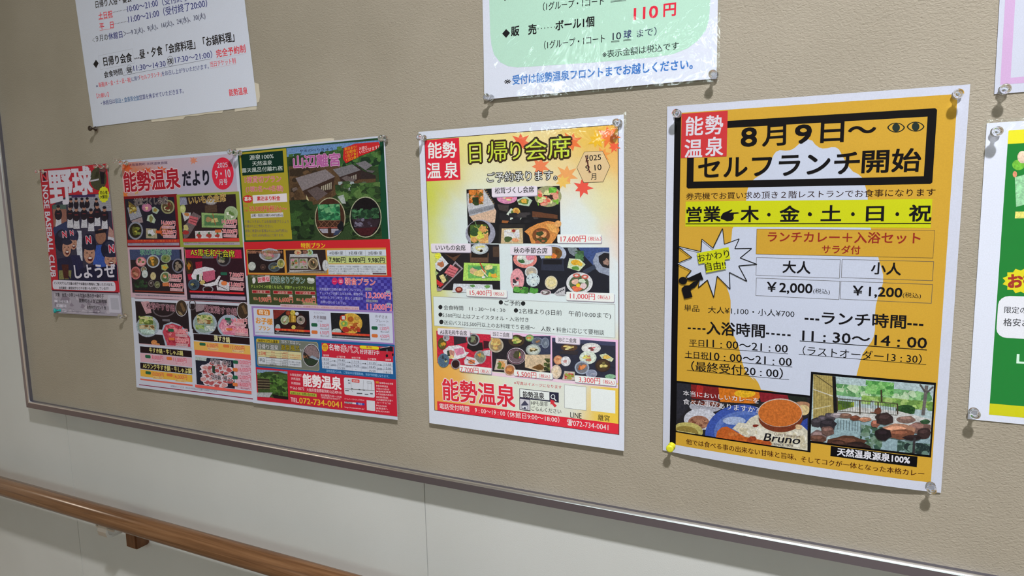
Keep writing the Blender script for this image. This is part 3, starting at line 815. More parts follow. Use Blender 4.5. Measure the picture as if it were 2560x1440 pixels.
p.poly([(475, 1165), (620, 1175), (630, 1310), (475, 1305)], (165, 155, 130)); p.blob(545, 1230, 50, 50, (205, 205, 215)); p.blob(530, 1260, 30, 20, (60, 80, 50))
plate(p, 750, 1200, 90, 90, (170, 95, 60), (100, 50, 30), [(190, 120, 60), (160, 90, 70)], 5, 8)
p.part('menu_text')
p.t('松茸づくし会席', 312, 806, 775, 776, 108, (26, 22, 24), .015, out=(176, 160, 160), ow=.035)
price(p, '16,000円', 690, 1082, 880, 1098, 74); tax(p, '税込17,600円', 700, 1150, 872, 1156, 36)
p.poly([(612, 1195), (692, 1200), (692, 1240), (612, 1236)], (196, 88, 46)); price(p, '22,000円', 702, 1212, 895, 1228, 76); tax(p, '税込24,200円', 722, 1280, 890, 1286, 38)
p.rect(215, 1325, 935, 1362, (172, 52, 44)); p.t('ご夕食 お一人様　ご宿泊 １泊２食', 330, 1335, 900, 1342, 26, (230, 120, 60)); p.rect(222, 1372, 935, 1404, (150, 140, 158))
p.t('※写真はイメージです。季節や仕入れの状況により内容が変わる場合がございます。', 240, 1380, 850, 1386, 22, (60, 55, 100))
# panel: iimono course
p.part('food_photo', photo=True); p.rect(940, 730, 1765, 1350, (44, 30, 36))
p.poly([(940, 740), (1030, 740), (1050, 840), (945, 850)], (140, 140, 165)); plate(p, 985, 900, 42, 60, (170, 180, 110), (190, 195, 130), [(205, 205, 150)], 3, 5)
p.poly([(975, 950), (1095, 950), (1090, 1010), (1010, 1070)], (190, 190, 195)); p.blob(1040, 975, 35, 25, (185, 120, 70))
p.poly([(1130, 940), (1240, 1000), (1060, 1290), (1000, 1320), (985, 1180)], (110, 95, 100)); p.poly([(1080, 990), (1200, 1020), (1170, 1130), (1060, 1090)], (190, 95, 105)); p.line(1090, 1030, 1190, 1060, 1.2, (110, 50, 60)); p.line(1085, 1065, 1180, 1095, 1.2, (110, 50, 60))
p.blob(1030, 1160, 40, 40, (190, 180, 120)); p.blob(1030, 1225, 40, 30, (160, 50, 50))
p.poly([(1245, 950), (1590, 965), (1580, 1160), (1250, 1155)], (140, 170, 110)); p.poly([(1290, 980), (1560, 990), (1540, 1130), (1285, 1130)], (80, 120, 80)); p.blob(1345, 1040, 45, 35, (165, 130, 90)); p.blob(1430, 1060, 60, 35, (190, 180, 120)); p.line(1400, 960, 1440, 1120, 1.4, (170, 80, 50))
p.rect(1290, 850, 1465, 945, (80, 60, 50)); plate(p, 1375, 800, 85, 48, (110, 100, 100), (170, 165, 170), [(200, 200, 200)], 3, 9)
plate(p, 1655, 960, 95, 100, (160, 180, 145), (150, 170, 130), [(225, 225, 215), (100, 130, 70)], 7, 10)
p.rect(1155, 1205, 1540, 1350, (200, 195, 200))
for x in (1215, 1350, 1470): p.blob(x, 1270, 36, 30, (165, 60, 55)); p.blob(x, 1235, 14, 26, (70, 110, 70))
p.part('menu_text')
p.t('いいもの会席', 1070, 785, 1582, 738, 116, (120, 88, 30), .01, out=(220, 190, 130), ow=.035)
price(p, '14,000円', 1530, 1068, 1736, 1082, 78); tax(p, '税込15,400円', 1552, 1136, 1722, 1143, 38)
p.rect(1432, 1185, 1522, 1225, (196, 100, 60)); price(p, '20,000円', 1536, 1200, 1742, 1216, 78); tax(p, '税込22,000円', 1560, 1268, 1735, 1275, 38)
p.rect(985, 1310, 1770, 1348, (196, 62, 52)); p.rect(995, 1366, 1775, 1396, (160, 150, 165)); p.t('※写真はイメージです。季節や仕入れの状況により内容が変わる場合がございます。', 1010, 1372, 1700, 1380, 22, (60, 55, 100))
# autumn course / beef course
p.z = F2
p.part('menu_panel'); p.rect(122, 118, 1112, 978, (190, 158, 172)); p.rect(1045, 122, 2100, 1020, (40, 28, 40)); p.rect(1060, 140, 1090, 420, (165, 160, 100))
p.part('food_photo', photo=True); p.rect(160, 155, 1060, 895, (38, 30, 38)); p.rect(160, 155, 990, 330, (62, 72, 108))
plate(p, 350, 355, 88, 80, (185, 110, 120), (215, 160, 165), [(90, 110, 60), (210, 130, 130)], 5, 12); plate(p, 548, 350, 108, 105, (170, 175, 190), (90, 75, 50), [(200, 140, 50), (215, 165, 80), (110, 90, 40)], 8, 13)
plate(p, 262, 540, 82, 105, (190, 110, 115), (150, 80, 70), [(110, 70, 50), (190, 130, 110)], 5, 14); plate(p, 395, 480, 48, 48, (175, 180, 175), (120, 100, 80), [(160, 150, 120)], 3, 15)
plate(p, 415, 555, 50, 65, (180, 195, 200), (200, 205, 205), [(170, 180, 180)], 3, 16); plate(p, 548, 590, 48, 65, (180, 165, 130), (200, 185, 140), [(190, 170, 120)], 3, 17)
plate(p, 755, 300, 85, 75, (150, 160, 140), (110, 130, 80), VEG, 5, 18); p.poly([(680, 410), (770, 385), (800, 450), (745, 505), (685, 480)], (160, 170, 110)); p.blob(735, 450, 40, 28, (205, 160, 50))
plate(p, 955, 420, 100, 120, (115, 115, 135), (25, 20, 25), [(140, 125, 110)], 4, 19); plate(p, 750, 610, 88, 95, (180, 185, 170), (100, 120, 80), [(190, 130, 80), (70, 110, 70), (200, 180, 170)], 8, 20)
p.scatter((225, 640, 460, 800), 40, 26, [(35, 55, 40), (50, 75, 50), (28, 40, 32)], seed=21)
plate(p, 515, 710, 45, 55, (120, 110, 110), (60, 50, 50), [(150, 140, 140)], 3, 22); plate(p, 615, 730, 48, 58, (120, 125, 105), (100, 100, 70), [(150, 150, 110)], 3, 23); p.poly([(700, 700), (800, 690), (810, 755), (705, 755)], (205, 120, 75))
p.part('menu_text')
p.t('秋の季節会席', 335, 196, 850, 196, 112, (50, 110, 90), .01, out=(150, 185, 170), ow=.035)
price(p, '10,000円', 798, 580, 1018, 602, 84); tax(p, '税込11,000円', 812, 652, 1000, 664, 44)
price(p, '16,000円', 815, 728, 1040, 748, 84); tax(p, '税込17,600円', 830, 808, 1025, 818, 44)
p.rect(245, 820, 1058, 872, (120, 48, 38)); p.rect(252, 882, 1088, 938, (165, 150, 165)); p.t('※写真はイメージです。季節や仕入れの状況により内容が変わる場合がございます。', 262, 900, 985, 925, 26, (50, 50, 70))
p.part('food_photo', photo=True); p.rect(1070, 158, 2065, 880, (50, 24, 36)); p.rect(1070, 158, 2000, 300, (190, 36, 72)); p.poly([(1110, 560), (1260, 540), (1330, 620), (1130, 660)], (165, 32, 60))
p.poly([(1240, 360), (1350, 350), (1350, 470), (1250, 490)], (150, 30, 55)); plate(p, 1140, 440, 60, 110, (70, 50, 35), (60, 45, 25), [(190, 110, 40), (150, 120, 50)], 8, 24)
plate(p, 1700, 310, 118, 122, (95, 90, 100), (40, 35, 40), [(110, 110, 80), (150, 140, 130), (80, 95, 60)], 8, 25); p.rect(1345, 215, 1540, 300, (110, 105, 110))
p.poly([(1175, 590), (1230, 480), (1400, 435), (1530, 460), (1575, 510), (1400, 520), (1300, 680), (1200, 640)], (215, 212, 222)); p.poly([(1320, 720), (1460, 770), (1600, 730), (1660, 590), (1630, 580), (1560, 680), (1400, 720)], (215, 212, 222))
p.poly([(1365, 520), (1560, 490), (1570, 640), (1430, 690), (1370, 640)], (190, 92, 122)); p.blob(1365, 690, 45, 38, (200, 175, 110)); p.poly([(1265, 570), (1310, 560), (1305, 670), (1262, 660)], (45, 60, 45)); p.poly([(1320, 550), (1350, 545), (1360, 660), (1330, 670)], (215, 205, 190))
plate(p, 1220, 730, 95, 92, (72, 90, 110), (60, 74, 92), [(40, 50, 60), (160, 150, 90)], 3, 26); plate(p, 1450, 805, 90, 55, (150, 150, 160), (40, 20, 25), [(60, 20, 25)], 2, 27)
p.poly([(1590, 750), (1660, 650), (1800, 700), (1800, 830), (1600, 820)], (205, 200, 210)); p.ell(1715, 705, 50, 38, (205, 110, 70)); p.line(1600, 740, 1760, 810, 1, (60, 50, 50)); p.line(1632, 640, 1620, 780, 1, (60, 50, 50))
p.part('menu_text')
p.t('A5黒毛和牛会席', 1165, 198, 1888, 226, 126, (205, 200, 60), .012, out=(36, 26, 20), ow=.04)
p.rrect(1648, 525, 1762, 575, (40, 95, 75), 2); price(p, '7,000円', 1800, 560, 2030, 578, 88); tax(p, '税込7,700円', 1812, 632, 2022, 645, 46)
p.ell(1715, 708, 48, 30, (214, 120, 70)); price(p, '13,000円', 1798, 716, 2040, 738, 88); tax(p, '税込14,300円', 1815, 790, 2022, 805, 46)
p.rect(1150, 826, 2048, 888, (200, 42, 52)); p.rect(1158, 890, 2062, 985, (166, 150, 172)); p.t('※写真はイメージです。仕入れの状況により内容が変わる場合がございます。', 1170, 890, 1985, 928, 26, (60, 60, 90)); p.t('※お肉の追加もございます。お気軽にお問い合わせください。', 1170, 932, 1640, 950, 24, (60, 60, 90))
# hot pots
p.part('menu_panel'); p.rect(240, 945, 2112, 1040, (116, 24, 38))
p.part('food_photo', photo=True); p.rect(250, 1000, 1140, 1500, (36, 26, 32)); p.rect(1150, 1038, 2110, 1520, (36, 26, 32))
p.poly([(340, 1010), (470, 1000), (520, 1190), (430, 1210)], (195, 150, 160)); p.ring(720, 1150, 180, 110, 22, (95, 85, 92)); p.poly([(1220, 1045), (1420, 1060), (1360, 1150), (1250, 1180)], (150, 130, 140)); p.ring(1190, 1060, 60, 90, 16, (90, 80, 85))
p.z = F3
p.rect(165, 330, 985, 560, (36, 26, 32)); p.rect(1010, 200, 1910, 395, (36, 26, 32))
p.ell(310, 225, 182, 168, (165, 175, 190)); p.ell(300, 222, 150, 140, (140, 160, 150))
p.scatter((170, 60, 400, 200), 60, 30, [(150, 165, 90), (190, 200, 130), (90, 110, 50), (200, 190, 140)], seed=31); p.scatter((180, 190, 420, 280), 40, 24, [(190, 160, 120), (200, 185, 150), (120, 90, 50)], seed=32); p.scatter((200, 260, 420, 345), 30, 26, [(170, 195, 190), (190, 210, 205)], seed=33)
p.poly([(530, 300), (560, 200), (680, 155), (800, 190), (900, 270), (985, 380), (985, 560), (590, 540)], (165, 175, 195)); p.poly([(545, 310), (590, 210), (700, 180), (800, 215), (880, 290), (975, 400), (980, 545), (620, 520)], (188, 62, 82))
p.scatter((590, 200, 940, 500), 60, 34, [(205, 90, 105), (160, 45, 65), (215, 130, 140), (190, 70, 85)], seed=34); p.ell(412, 475, 48, 38, (205, 135, 80)); p.ell(470, 508, 32, 20, (205, 135, 80)); p.rect(540, 108, 660, 150, (110, 105, 115))
p.ell(1205, 180, 190, 178, (160, 172, 188)); p.ell(1200, 175, 160, 150, (140, 160, 150)); p.scatter((1080, 40, 1330, 170), 60, 30, [(150, 165, 90), (190, 200, 130), (90, 110, 50), (200, 190, 140)], seed=35); p.scatter((1090, 110, 1300, 190), 26, 26, [(140, 100, 60), (195, 175, 140)], seed=36); p.scatter((1060, 200, 1200, 280), 20, 26, [(120, 150, 80), (160, 180, 110)], seed=38); p.scatter((1200, 210, 1370, 300), 24, 26, [(180, 195, 195), (205, 210, 205)], seed=37)
p.ell(1580, 215, 182, 178, (160, 172, 192)); p.poly([(1420, 220), (1480, 110), (1600, 90), (1740, 160), (1880, 300), (1890, 380), (1500, 350)], (205, 118, 148)); p.scatter((1450, 130, 1840, 340), 50, 34, [(215, 140, 165), (190, 95, 125), (225, 170, 185)], seed=39); p.scatter((1545, 130, 1640, 215), 16, 22, [(60, 60, 65), (100, 110, 110), (140, 145, 150)], seed=40)
p.z = F2
p.ell(1008, 1112, 98, 138, (205, 200, 212), n=32); p.ell(1008, 1112, 90, 128, (62, 48, 38), n=32); p.poly([(980, 1040), (1020, 1020), (1080, 1150), (1040, 1180)], (110, 85, 60)); p.poly([(950, 1150), (1010, 1190), (1040, 1235), (970, 1215)], (150, 130, 100))
p.ell(2018, 1158, 102, 142, (205, 200, 212), n=32); p.ell(2018, 1158, 94, 132, (62, 48, 38), n=32); p.poly([(1990, 1080), (2030, 1060), (2090, 1200), (2050, 1220)], (110, 85, 60))
p.part('menu_text')
p.t('松茸牛すき鍋', 435, 1072, 898, 1118, 112, (30, 24, 28), .012, out=(205, 150, 165), ow=.035); p.t('松茸鶏すき鍋', 1380, 1122, 1912, 1180, 124, (30, 24, 28), .012, out=(205, 150, 165), ow=.035)
p.z = F3
p.part('menu_panel')
p.rect(186, 500, 1000, 560, (200, 160, 172)); p.rect(190, 535, 1002, 712, (34, 20, 26)); p.rect(190, 640, 1008, 862, (202, 160, 174)); p.rect(192, 790, 1010, 976, (34, 20, 26)); p.rect(195, 896, 1012, 1100, (214, 166, 66)); p.rect(195, 1038, 1015, 1162, (212, 100, 82))
p.rect(1028, 338, 1922, 512, (34, 20, 26)); p.rect(1030, 455, 1930, 672, (212, 165, 84)); p.rect(1045, 590, 1935, 752, (214, 92, 78))
p.rect(175, 1130, 1978, 1370, (135, 28, 66))
p.rect(178, 1166, 1000, 1236, (178, 166, 180)) if False else None
p.part('menu_text')
GB, OB = (38, 92, 66), (206, 112, 62)
def badge(x0, y0, x1, y1, c):
    p.rrect(x0, y0, x1, y1, c, 2.2)
price(p, '10,000円', 738, 288, 935, 304, 86); tax(p, '税込11,000円', 752, 358, 930, 376, 40); price(p, '15,000円', 750, 432, 955, 452, 86); tax(p, '税込16,500円', 758, 508, 938, 520, 40)
badge(628, 258, 722, 312, GB); badge(640, 396, 735, 445, OB)
p.t('牛すき鍋・牛しゃぶ鍋', 336, 594, 862, 646, 82, (216, 206, 130), .018)
badge(270, 668, 358, 726, GB); p.t('8,000円', 378, 704, 552, 722, 80, PR); tax(p, '税込8,800円', 395, 768, 530, 780, 34, bg=(215, 175, 190)); badge(604, 700, 694, 756, OB); p.t('11,000円', 712, 738, 915, 758, 80, PR); tax(p, '税込12,100円', 745, 802, 905, 816, 34, bg=(215, 175, 190))
p.t('A5ランク牛すき鍋・牛しゃぶ鍋', 236, 836, 995, 926, 88, (216, 206, 130), .018)
badge(275, 922, 362, 980, GB); p.t('10,000円', 378, 962, 560, 986, 80, PR); tax(p, '税込11,000円', 400, 1022, 552, 1034, 34, bg=(222, 190, 120)); badge(606, 958, 704, 1014, OB); p.t('16,000円', 720, 1002, 925, 1026, 80, PR); tax(p, '税込17,600円', 748, 1066, 898, 1082, 34, bg=(222, 190, 120))
p.t('※写真はイメージです　※仕入れの状況により変更する場合がございます。', 672, 1158, 1405, 1244, 32, (70, 60, 100))
price(p, '8,000円', 1665, 122, 1868, 146, 86); tax(p, '税込8,800円', 1680, 196, 1850, 212, 40); price(p, '14,000円', 1652, 272, 1880, 300, 86); tax(p, '税込15,400円', 1685, 342, 1880, 360, 40); badge(1520, 88, 1618, 135, GB); badge(1540, 248, 1640, 292, OB)
p.t('鶏すき鍋', 1352, 404, 1596, 440, 92, (225, 215, 160), .018)
badge(1120, 476, 1218, 530, GB); p.t('6,000円', 1238, 516, 1412, 532, 82, PR); tax(p, '税込6,600円', 1255, 574, 1412, 584, 36, bg=(222, 190, 140)); badge(1490, 506, 1590, 560, OB); p.t('12,000円', 1605, 548, 1826, 572, 82, PR); tax(p, '税込13,200円', 1640, 608, 1812, 622, 36, bg=(222, 190, 140))
p.part('food_photo', photo=True); p.rect(1055, 698, 1675, 1200, (28, 34, 52)); p.poly([(1055, 700), (1235, 712), (1225, 770), (1060, 750)], (180, 190, 190))
R2 = random.Random(5)
for k in range(34):
    a = k * 2.399; f = 28 + 205 * math.sqrt(k / 34.0); x, y = 1400 + f * math.cos(a), 985 + f * .92 * math.sin(a)
    if y > 1165 or x > 1640: continue
    p.blob(x, y, 62, 50, (212, 200, 212), R=R2); p.blob(x + 8, y + 6, 46, 34, (178, 84, 88) if k % 3 else (205, 150, 150), R=R2)
p.poly([(1325, 830), (1375, 850), (1365, 960), (1330, 940)], (40, 60, 50)); p.poly([(1460, 960), (1520, 970), (1500, 1000)], (40, 60, 50))
p.part('menu_text')
p.rect(1673, 735, 1945, 1222, (202, 166, 182)); p.rect(1058, 1132, 1942, 1282, (218, 92, 84))
p.t('牡丹鍋（特上）', 1305, 768, 1622, 808, 76, K, .02, out=(205, 190, 200), ow=.05); p.t('牡丹鍋（極上）', 1312, 1008, 1632, 1048, 76, K, .02, out=(205, 190, 200), ow=.05)
for (y, s_, tx, c) in [(778, '10,000円', '税込11,000円', GB), (896, '16,000円', '税込17,600円', OB), (1014, '12,000円', '税込13,200円', GB), (1126, '18,000円', '税込19,800円', OB)]:
    badge(1645, y - 26, 1728, y + 36, c); p.t(s_, 1738, y, 1925, y + 16, 82, PR); p.t(tx, 1768, y + 64, 1902, y + 76, 36, (150, 80, 100))

# ---- newsletter, right page
F4 = Z(590, 330, 5.1429); F5 = Z(600, 590, 6.4); F6 = Z(620, 760, 6.564); F7 = Z(620, 900, 6.5625)
p = Poster('newsletter_page', 'newsletter page with cottage photo and red base, right of the two joined pages',
           [(591, 376), F4(1915, 45), F7(2487, 968), (638.5, 1005)], 200, F4, bow=lambda u, v: 0.0008 + 0.004 * v ** 4, base=0.0010); POSTERS.append(p)
p.part('header_panel'); p.rect(22, 255, 1965, 1418, (26, 70, 48)); p.rect(42, 268, 725, 1380, (166, 152, 48)); p.rect(65, 290, 622, 520, (18, 48, 38))
p.part('cottage_photo', photo=True); p.rect(652, 205, 1880, 1378, (52, 72, 44))
p.poly([(652, 207), (1300, 150), (1850, 105), (1850, 150), (1400, 200), (1100, 270), (656, 320)], (110, 145, 195))
p.scatter((655, 290, 1860, 440), 90, 45, [(48, 80, 44), (70, 110, 60), (36, 58, 38)], seed=51); p.scatter((1300, 190, 1870, 420), 70, 45, [(56, 92, 50), (80, 118, 62), (34, 56, 38)], seed=52)
p.poly([(680, 440), (1350, 440), (1500, 560), (1800, 560), (1800, 640), (1300, 800), (1150, 900), (900, 960), (690, 880)], (92, 70, 50))
p.scatter((690, 480, 1250, 880), 60, 55, [(105, 80, 58), (80, 60, 44), (60, 48, 38)], seed=53)
p.poly([(1560, 430), (1640, 500), (1800, 560), (1800, 600), (1500, 610), (1460, 450)], (52, 42, 42)); p.poly([(860, 755), (1275, 580), (1240, 760), (1060, 840), (900, 830)], (64, 46, 40))
p.poly([(1330, 580), (1605, 490), (1610, 600), (1380, 700)], (58, 42, 40))
for k in range(6): p.poly([(1100 + 24 * k, 700 - 10 * k), (1114 + 24 * k, 694 - 10 * k), (1112 + 24 * k, 755 - 4 * k), (1100 + 24 * k, 758 - 4 * k)], (176, 168, 150))
for k in range(4): p.poly([(1460 + 26 * k, 580 - 10 * k), (1474 + 26 * k, 574 - 10 * k), (1474 + 26 * k, 625 - 6 * k), (1462 + 26 * k, 628 - 6 * k)], (168, 160, 150))
p.poly([(770, 592), (1155, 480), (1278, 575), (860, 758)], (134, 124, 128)); p.poly([(1250, 482), (1500, 415), (1608, 490), (1340, 578)], (122, 118, 124)); p.poly([(1545, 405), (1665, 370), (1760, 430), (1670, 492)], (120, 116, 122))
p.poly([(920, 755), (1050, 700), (1185, 790), (1050, 885)], (98, 84, 84)); p.poly([(1358, 592), (1430, 560), (1548, 620), (1460, 658)], (104, 92, 92)); p.poly([(720, 730), (780, 705), (805, 735), (745, 770)], (110, 95, 90)); p.poly([(1670, 485), (1790, 500), (1760, 530), (1690, 510)], (96, 90, 94))
p.scatter((1320, 640, 1700, 780), 26, 40, [(160, 170, 175), (60, 80, 50), (90, 100, 80)], seed=54); p.scatter((1280, 680, 1870, 900), 60, 55, [(66, 98, 52), (90, 120, 66), (46, 66, 40)], seed=55); p.scatter((690, 880, 1020, 1370), 60, 60, [(44, 66, 38), (60, 92, 48), (30, 44, 30)], seed=56); p.scatter((1380, 900, 1870, 1360), 60, 50, [(44, 62, 38), (60, 84, 48), (30, 42, 30)], seed=57)
p.poly([(1310, 830), (1390, 805), (1420, 920), (1370, 920)], (170, 178, 175)); p.poly([(905, 800), (945, 885), (915, 870)], (200, 190, 150))
p.ell(1215, 1105, 200, 260, (176, 170, 140), n=36); p.ell(1215, 1105, 188, 248, (70, 44, 34), n=36); p.rect(1058, 935, 1352, 1132, (52, 120, 84)); p.scatter((1058, 935, 1352, 1132), 50, 34, [(70, 150, 100), (40, 96, 66), (110, 170, 120)], seed=58)
for k in range(4): p.line(1070 + 72 * k, 1145, 1140 + 72 * k, 1225, 1, (130, 90, 70)); p.line(1140 + 72 * k, 1145, 1070 + 72 * k, 1225, 1, (130, 90, 70))
p.line(1060, 1140, 1355, 1140, 1.2, (120, 80, 64)); p.line(1060, 1230, 1355, 1230, 1.6, (165, 90, 80)); p.poly([(1075, 1245), (1355, 1245), (1330, 1300), (1120, 1300)], (165, 160, 175)); p.rect(1190, 1230, 1240, 1330, (60, 40, 35)); p.blob(1350, 1210, 40, 60, (28, 28, 34)); p.poly([(1290, 1270), (1370, 1255), (1320, 1320), (1260, 1330)], (60, 70, 100))
p.ell(1670, 1095, 208, 262, (170, 172, 145), n=36); p.ell(1670, 1095, 196, 250, (26, 22, 26), n=36); p.scatter((1490, 990, 1850, 1110), 60, 36, [(56, 96, 64), (80, 130, 90), (36, 62, 44)], seed=59)
p.poly([(1500, 1120), (1860, 1120), (1820, 1230), (1540, 1240)], (52, 40, 48)); p.scatter((1520, 1110, 1760, 1210), 20, 22, [(120, 115, 135), (70, 60, 75)], seed=60); p.poly([(1530, 1240), (1830, 1220), (1740, 1330), (1610, 1330)], (70, 30, 36))
p.part('cottage_text')
WG = (205, 212, 208); MG = (196, 84, 128)
p.t('源泉100%', 175, 330, 485, 308, 72, WG, .01); p.t('天然温泉', 212, 408, 466, 392, 64, WG, .01); p.t('露天風呂付離れ宿', 80, 496, 600, 462, 66, WG, .01)
p.t('1棟貸切プラン', 115, 615, 583, 602, 94, MG, .01, out=(225, 180, 150), ow=.03); p.t('(1棟2名～4名様)', 130, 735, 607, 722, 80, MG, .01, out=(225, 180, 150), ow=.03)
p.ell(155, 862, 66, 50, (200, 50, 52)); p.t('基本', 112, 862, 200, 858, 58, (230, 215, 215), .03); p.rect(215, 815, 662, 896, (222, 210, 216)); p.t('素泊まり料金', 274, 856, 570, 850, 62, (205, 40, 50), .03)
p.t('平日', 98, 950, 152, 948, 34, PR); p.t('１棟', 100, 1010, 152, 1010, 34, PR); p.t('55,000円(税込)～', 176, 985, 655, 985, 84, (200, 46, 60), .01, out=(225, 180, 140), ow=.03)
p.rect(190, 1052, 612, 1092, (205, 200, 205)); p.t('土曜・祝前日1棟59,400円(税込)', 200, 1073, 605, 1068, 38, (40, 36, 50), .015)
for (s_, x0, y0, x1, y1) in [('夕食につきましては会席料理プランより', 115, 1152, 680, 1152), ('お選びの上ご予約ください。', 115, 1210, 478, 1210), ('朝食ご希望のお客様は大人2,200円(税込)', 122, 1272, 665, 1268), ('小人・幼児1,650円(税込)にて承ります。', 130, 1330, 618, 1326)]: p.t(s_, x0, y0, x1, y1, 42, (96, 80, 104), .0)
p.part('title_lettering'); p.t('やまのべりきゅう', 820, 246, 1248, 216, 40, (30, 30, 40), .01); p.t('山辺離宮', 745, 392, 1342, 350, 172, (172, 92, 152), .035, out=(214, 170, 200), ow=.03)
p.part('ribbon', 'red brush-stroke ribbon'); p.poly([(1392, 205), (1540, 150), (1840, 128), (1858, 178), (1800, 232), (1600, 310), (1420, 402), (1380, 345)], (192, 42, 46))
YO = (222, 150, 40)
for k, s_ in enumerate(['素泊まり！', '1泊朝食！', '1泊夕食！', '1泊2食！']): p.t(s_, 1402 + 8 * k, 222 + 46 * k, 1562 + 4 * k, 190 + 42 * k, 42, YO, .02)
p.t('お選び', 1590, 215, 1692, 196, 44, (232, 200, 200), .01); p.t('いただけます！', 1594, 262, 1842, 190, 50, (232, 200, 200), .01)
p.z = F5
p.part('plan_panel'); p.rect(65, 96, 2435, 655, (198, 42, 50)); p.rect(102, 215, 2360, 632, (200, 140, 60)); p.rect(1395, 228, 2345, 440, (188, 198, 130)); p.rect(1395, 228, 2342, 318, (200, 205, 218)); p.rect(1412, 452, 2352, 622, (200, 205, 216))
for x in (1700, 2012): p.line(x - 3, 228, x + 4, 440, .3, (110, 120, 100))
p.line(1400, 318, 2343, 318, .3, (110, 120, 100))
p.t('特別プラン', 978, 152, 1366, 152, 92, (226, 190, 40), .03)
for i, (s_, q) in enumerate([('4名様1室', '7,980円'), ('3名様1室', '8,980円'), ('2名様1室', '9,980円')]):
    x = 1432 + 312 * i; p.t(s_, x, 272, x + 220, 272, 56, K, .01); p.t(q, x, 376 + 2 * i, x + 258, 384 + 2 * i, 98, K, .02)
for k, s_ in enumerate(['※宿泊料金・一泊２食付で、ご予約可能（休館期間除く）。お部屋は和室となります。ご利用日の', 'プランとなります。土曜・祝前日は2,200円プラス。特定プランとの併用はできません。２名様以上での', 'お申込みです。詳しくはお電話にてスタッフまでお問い合わせください。ご宿泊は先着となります。', 'ございます。空室状況によりプランがご利用できない場合がございます。']): p.t(s_, 1430, 486 + 38 * k, 2335 if k < 3 else 2090, 494 + 38 * k, 31, (60, 60, 80), .0)
p.rect(2125, 590, 2345, 616, (90, 60, 66))
p.part('food_photo', photo=True); p.rect(120, 226, 722, 590, (40, 28, 32)); plate(p, 478, 300, 172, 104, (176, 180, 195), (150, 140, 145), [(190, 110, 125), (200, 150, 150), (150, 150, 110)], 14, 61)
plate(p, 195, 482, 62, 70, (176, 184, 180), (196, 200, 196), [(205, 208, 205)], 2, 62); plate(p, 372, 495, 45, 45, (90, 70, 64), (70, 50, 50), [(120, 90, 80)], 3, 63); plate(p, 552, 496, 98, 74, (96, 106, 116), (70, 76, 80), [(170, 150, 60), (90, 110, 110)], 6, 64); plate(p, 660, 440, 62, 76, (190, 186, 160), (150, 150, 90), [(180, 170, 90), (110, 120, 60)], 5, 65)
p.rect(732, 228, 1392, 596, (48, 36, 38)); p.poly([(800, 290), (1240, 285), (1305, 545), (795, 575)], (186, 184, 190)); p.poly([(805, 340), (1235, 340), (1275, 540), (800, 545)], (60, 42, 38))
for (x0, x1, c) in [(812, 940, (150, 120, 110)), (955, 1085, (165, 160, 150))]: p.poly([(x0, 358), (x1, 356), (x1 + 10, 525), (x0 - 4, 525)], (178, 172, 165)); p.scatter((x0 + 12, 370, x1 - 8, 510), 12, 26, [(190, 120, 80), (80, 60, 40), (110, 130, 80), (200, 130, 150)], seed=int(x0))
plate(p, 1172, 442, 78, 92, (180, 165, 130), (120, 100, 80), [(210, 170, 120), (60, 40, 36), (70, 70, 50)], 6, 66); plate(p, 930, 262, 60, 42, (190, 150, 120), (210, 180, 140), [(200, 110, 90)], 3, 67); plate(p, 1118, 265, 55, 55, (150, 190, 190), (170, 190, 150), VEG, 3, 68); plate(p, 1370, 470, 50, 90, (190, 190, 196), (205, 205, 210), [(180, 180, 190)], 2, 69); p.poly([(790, 570), (1390, 560), (1390, 596), (760, 594)], (150, 135, 120))
p.part('photo_caption'); p.t('丹波若鶏すき焼き・丹波若鶏水炊き', 128, 258, 686, 254, 46, (70, 28, 30), .012, out=(208, 150, 120), ow=.05); p.t('箱膳', 1012, 258, 1092, 256, 48, (70, 28, 30), .02, out=(215, 160, 140), ow=.06)
p.part('plan_panel'); p.rect(122, 618, 1255, 1128, (62, 72, 44)); p.rect(1212, 648, 2478, 1222, (62, 52, 142))
rr = random.Random(9); a_ = p.uvbox(1212, 648, 2478, 1222); nx_, ny_ = 26, 12
for i in range(nx_):
    for k in range(ny_):
        if (i + k) % 2 == 0: p.rect_uv(a_[0] + (a_[2] - a_[0]) * i / nx_, a_[1] + (a_[3] - a_[1]) * k / ny_, a_[0] + (a_[2] - a_[0]) * (i + 1) / nx_, a_[1] + (a_[3] - a_[1]) * (k + 1) / ny_, (78, 72, 168) if (i * 7 + k * 3) % 5 else (98, 92, 180))
p.scatter((130, 622, 480, 680), 18, 30, [(120, 120, 110), (170, 168, 160), (80, 88, 60)], seed=70); p.blob(230, 715, 28, 42, (215, 212, 214)); p.ell(230, 680, 15, 16, (215, 212, 214)); p.ell(1138, 725, 60, 40, (165, 170, 160)); p.ell(1110, 690, 34, 26, (200, 204, 200)); p.ell(1160, 700, 36, 26, (205, 208, 204)); p.blob(1120, 1090, 120, 36, (140, 140, 96))
p.poly([(282, 658), (478, 640), (484, 732), (292, 748)], (218, 180, 190)); p.t('お得な', 292, 702, 474, 686, 78, (196, 50, 66), .03)
p.t('素泊まりプラン', 498, 698, 1040, 712, 116, (30, 80, 70), .02, out=(206, 220, 215), ow=.04)
p.t('チェックインが遅くなる方、早朝チェックアウトの方', 180, 802, 1192, 836, 60, (172, 196, 90), .015)
for i, (x0, x1, y, s_) in enumerate([(195, 488, 866, '1名様1室'), (533, 842, 876, '2名様1室'), (884, 1210, 884, '3～4名様1室')]):
    p.rect(x0, y - 4, x1, y + 56, (196, 150, 140)); p.rect(x0 + 7, y + 3, x1 - 7, y + 49, (156, 34, 42)); p.t(s_, x0 + 75, y + 26, x1 - 75, y + 30, 40, (225, 190, 180), .01)
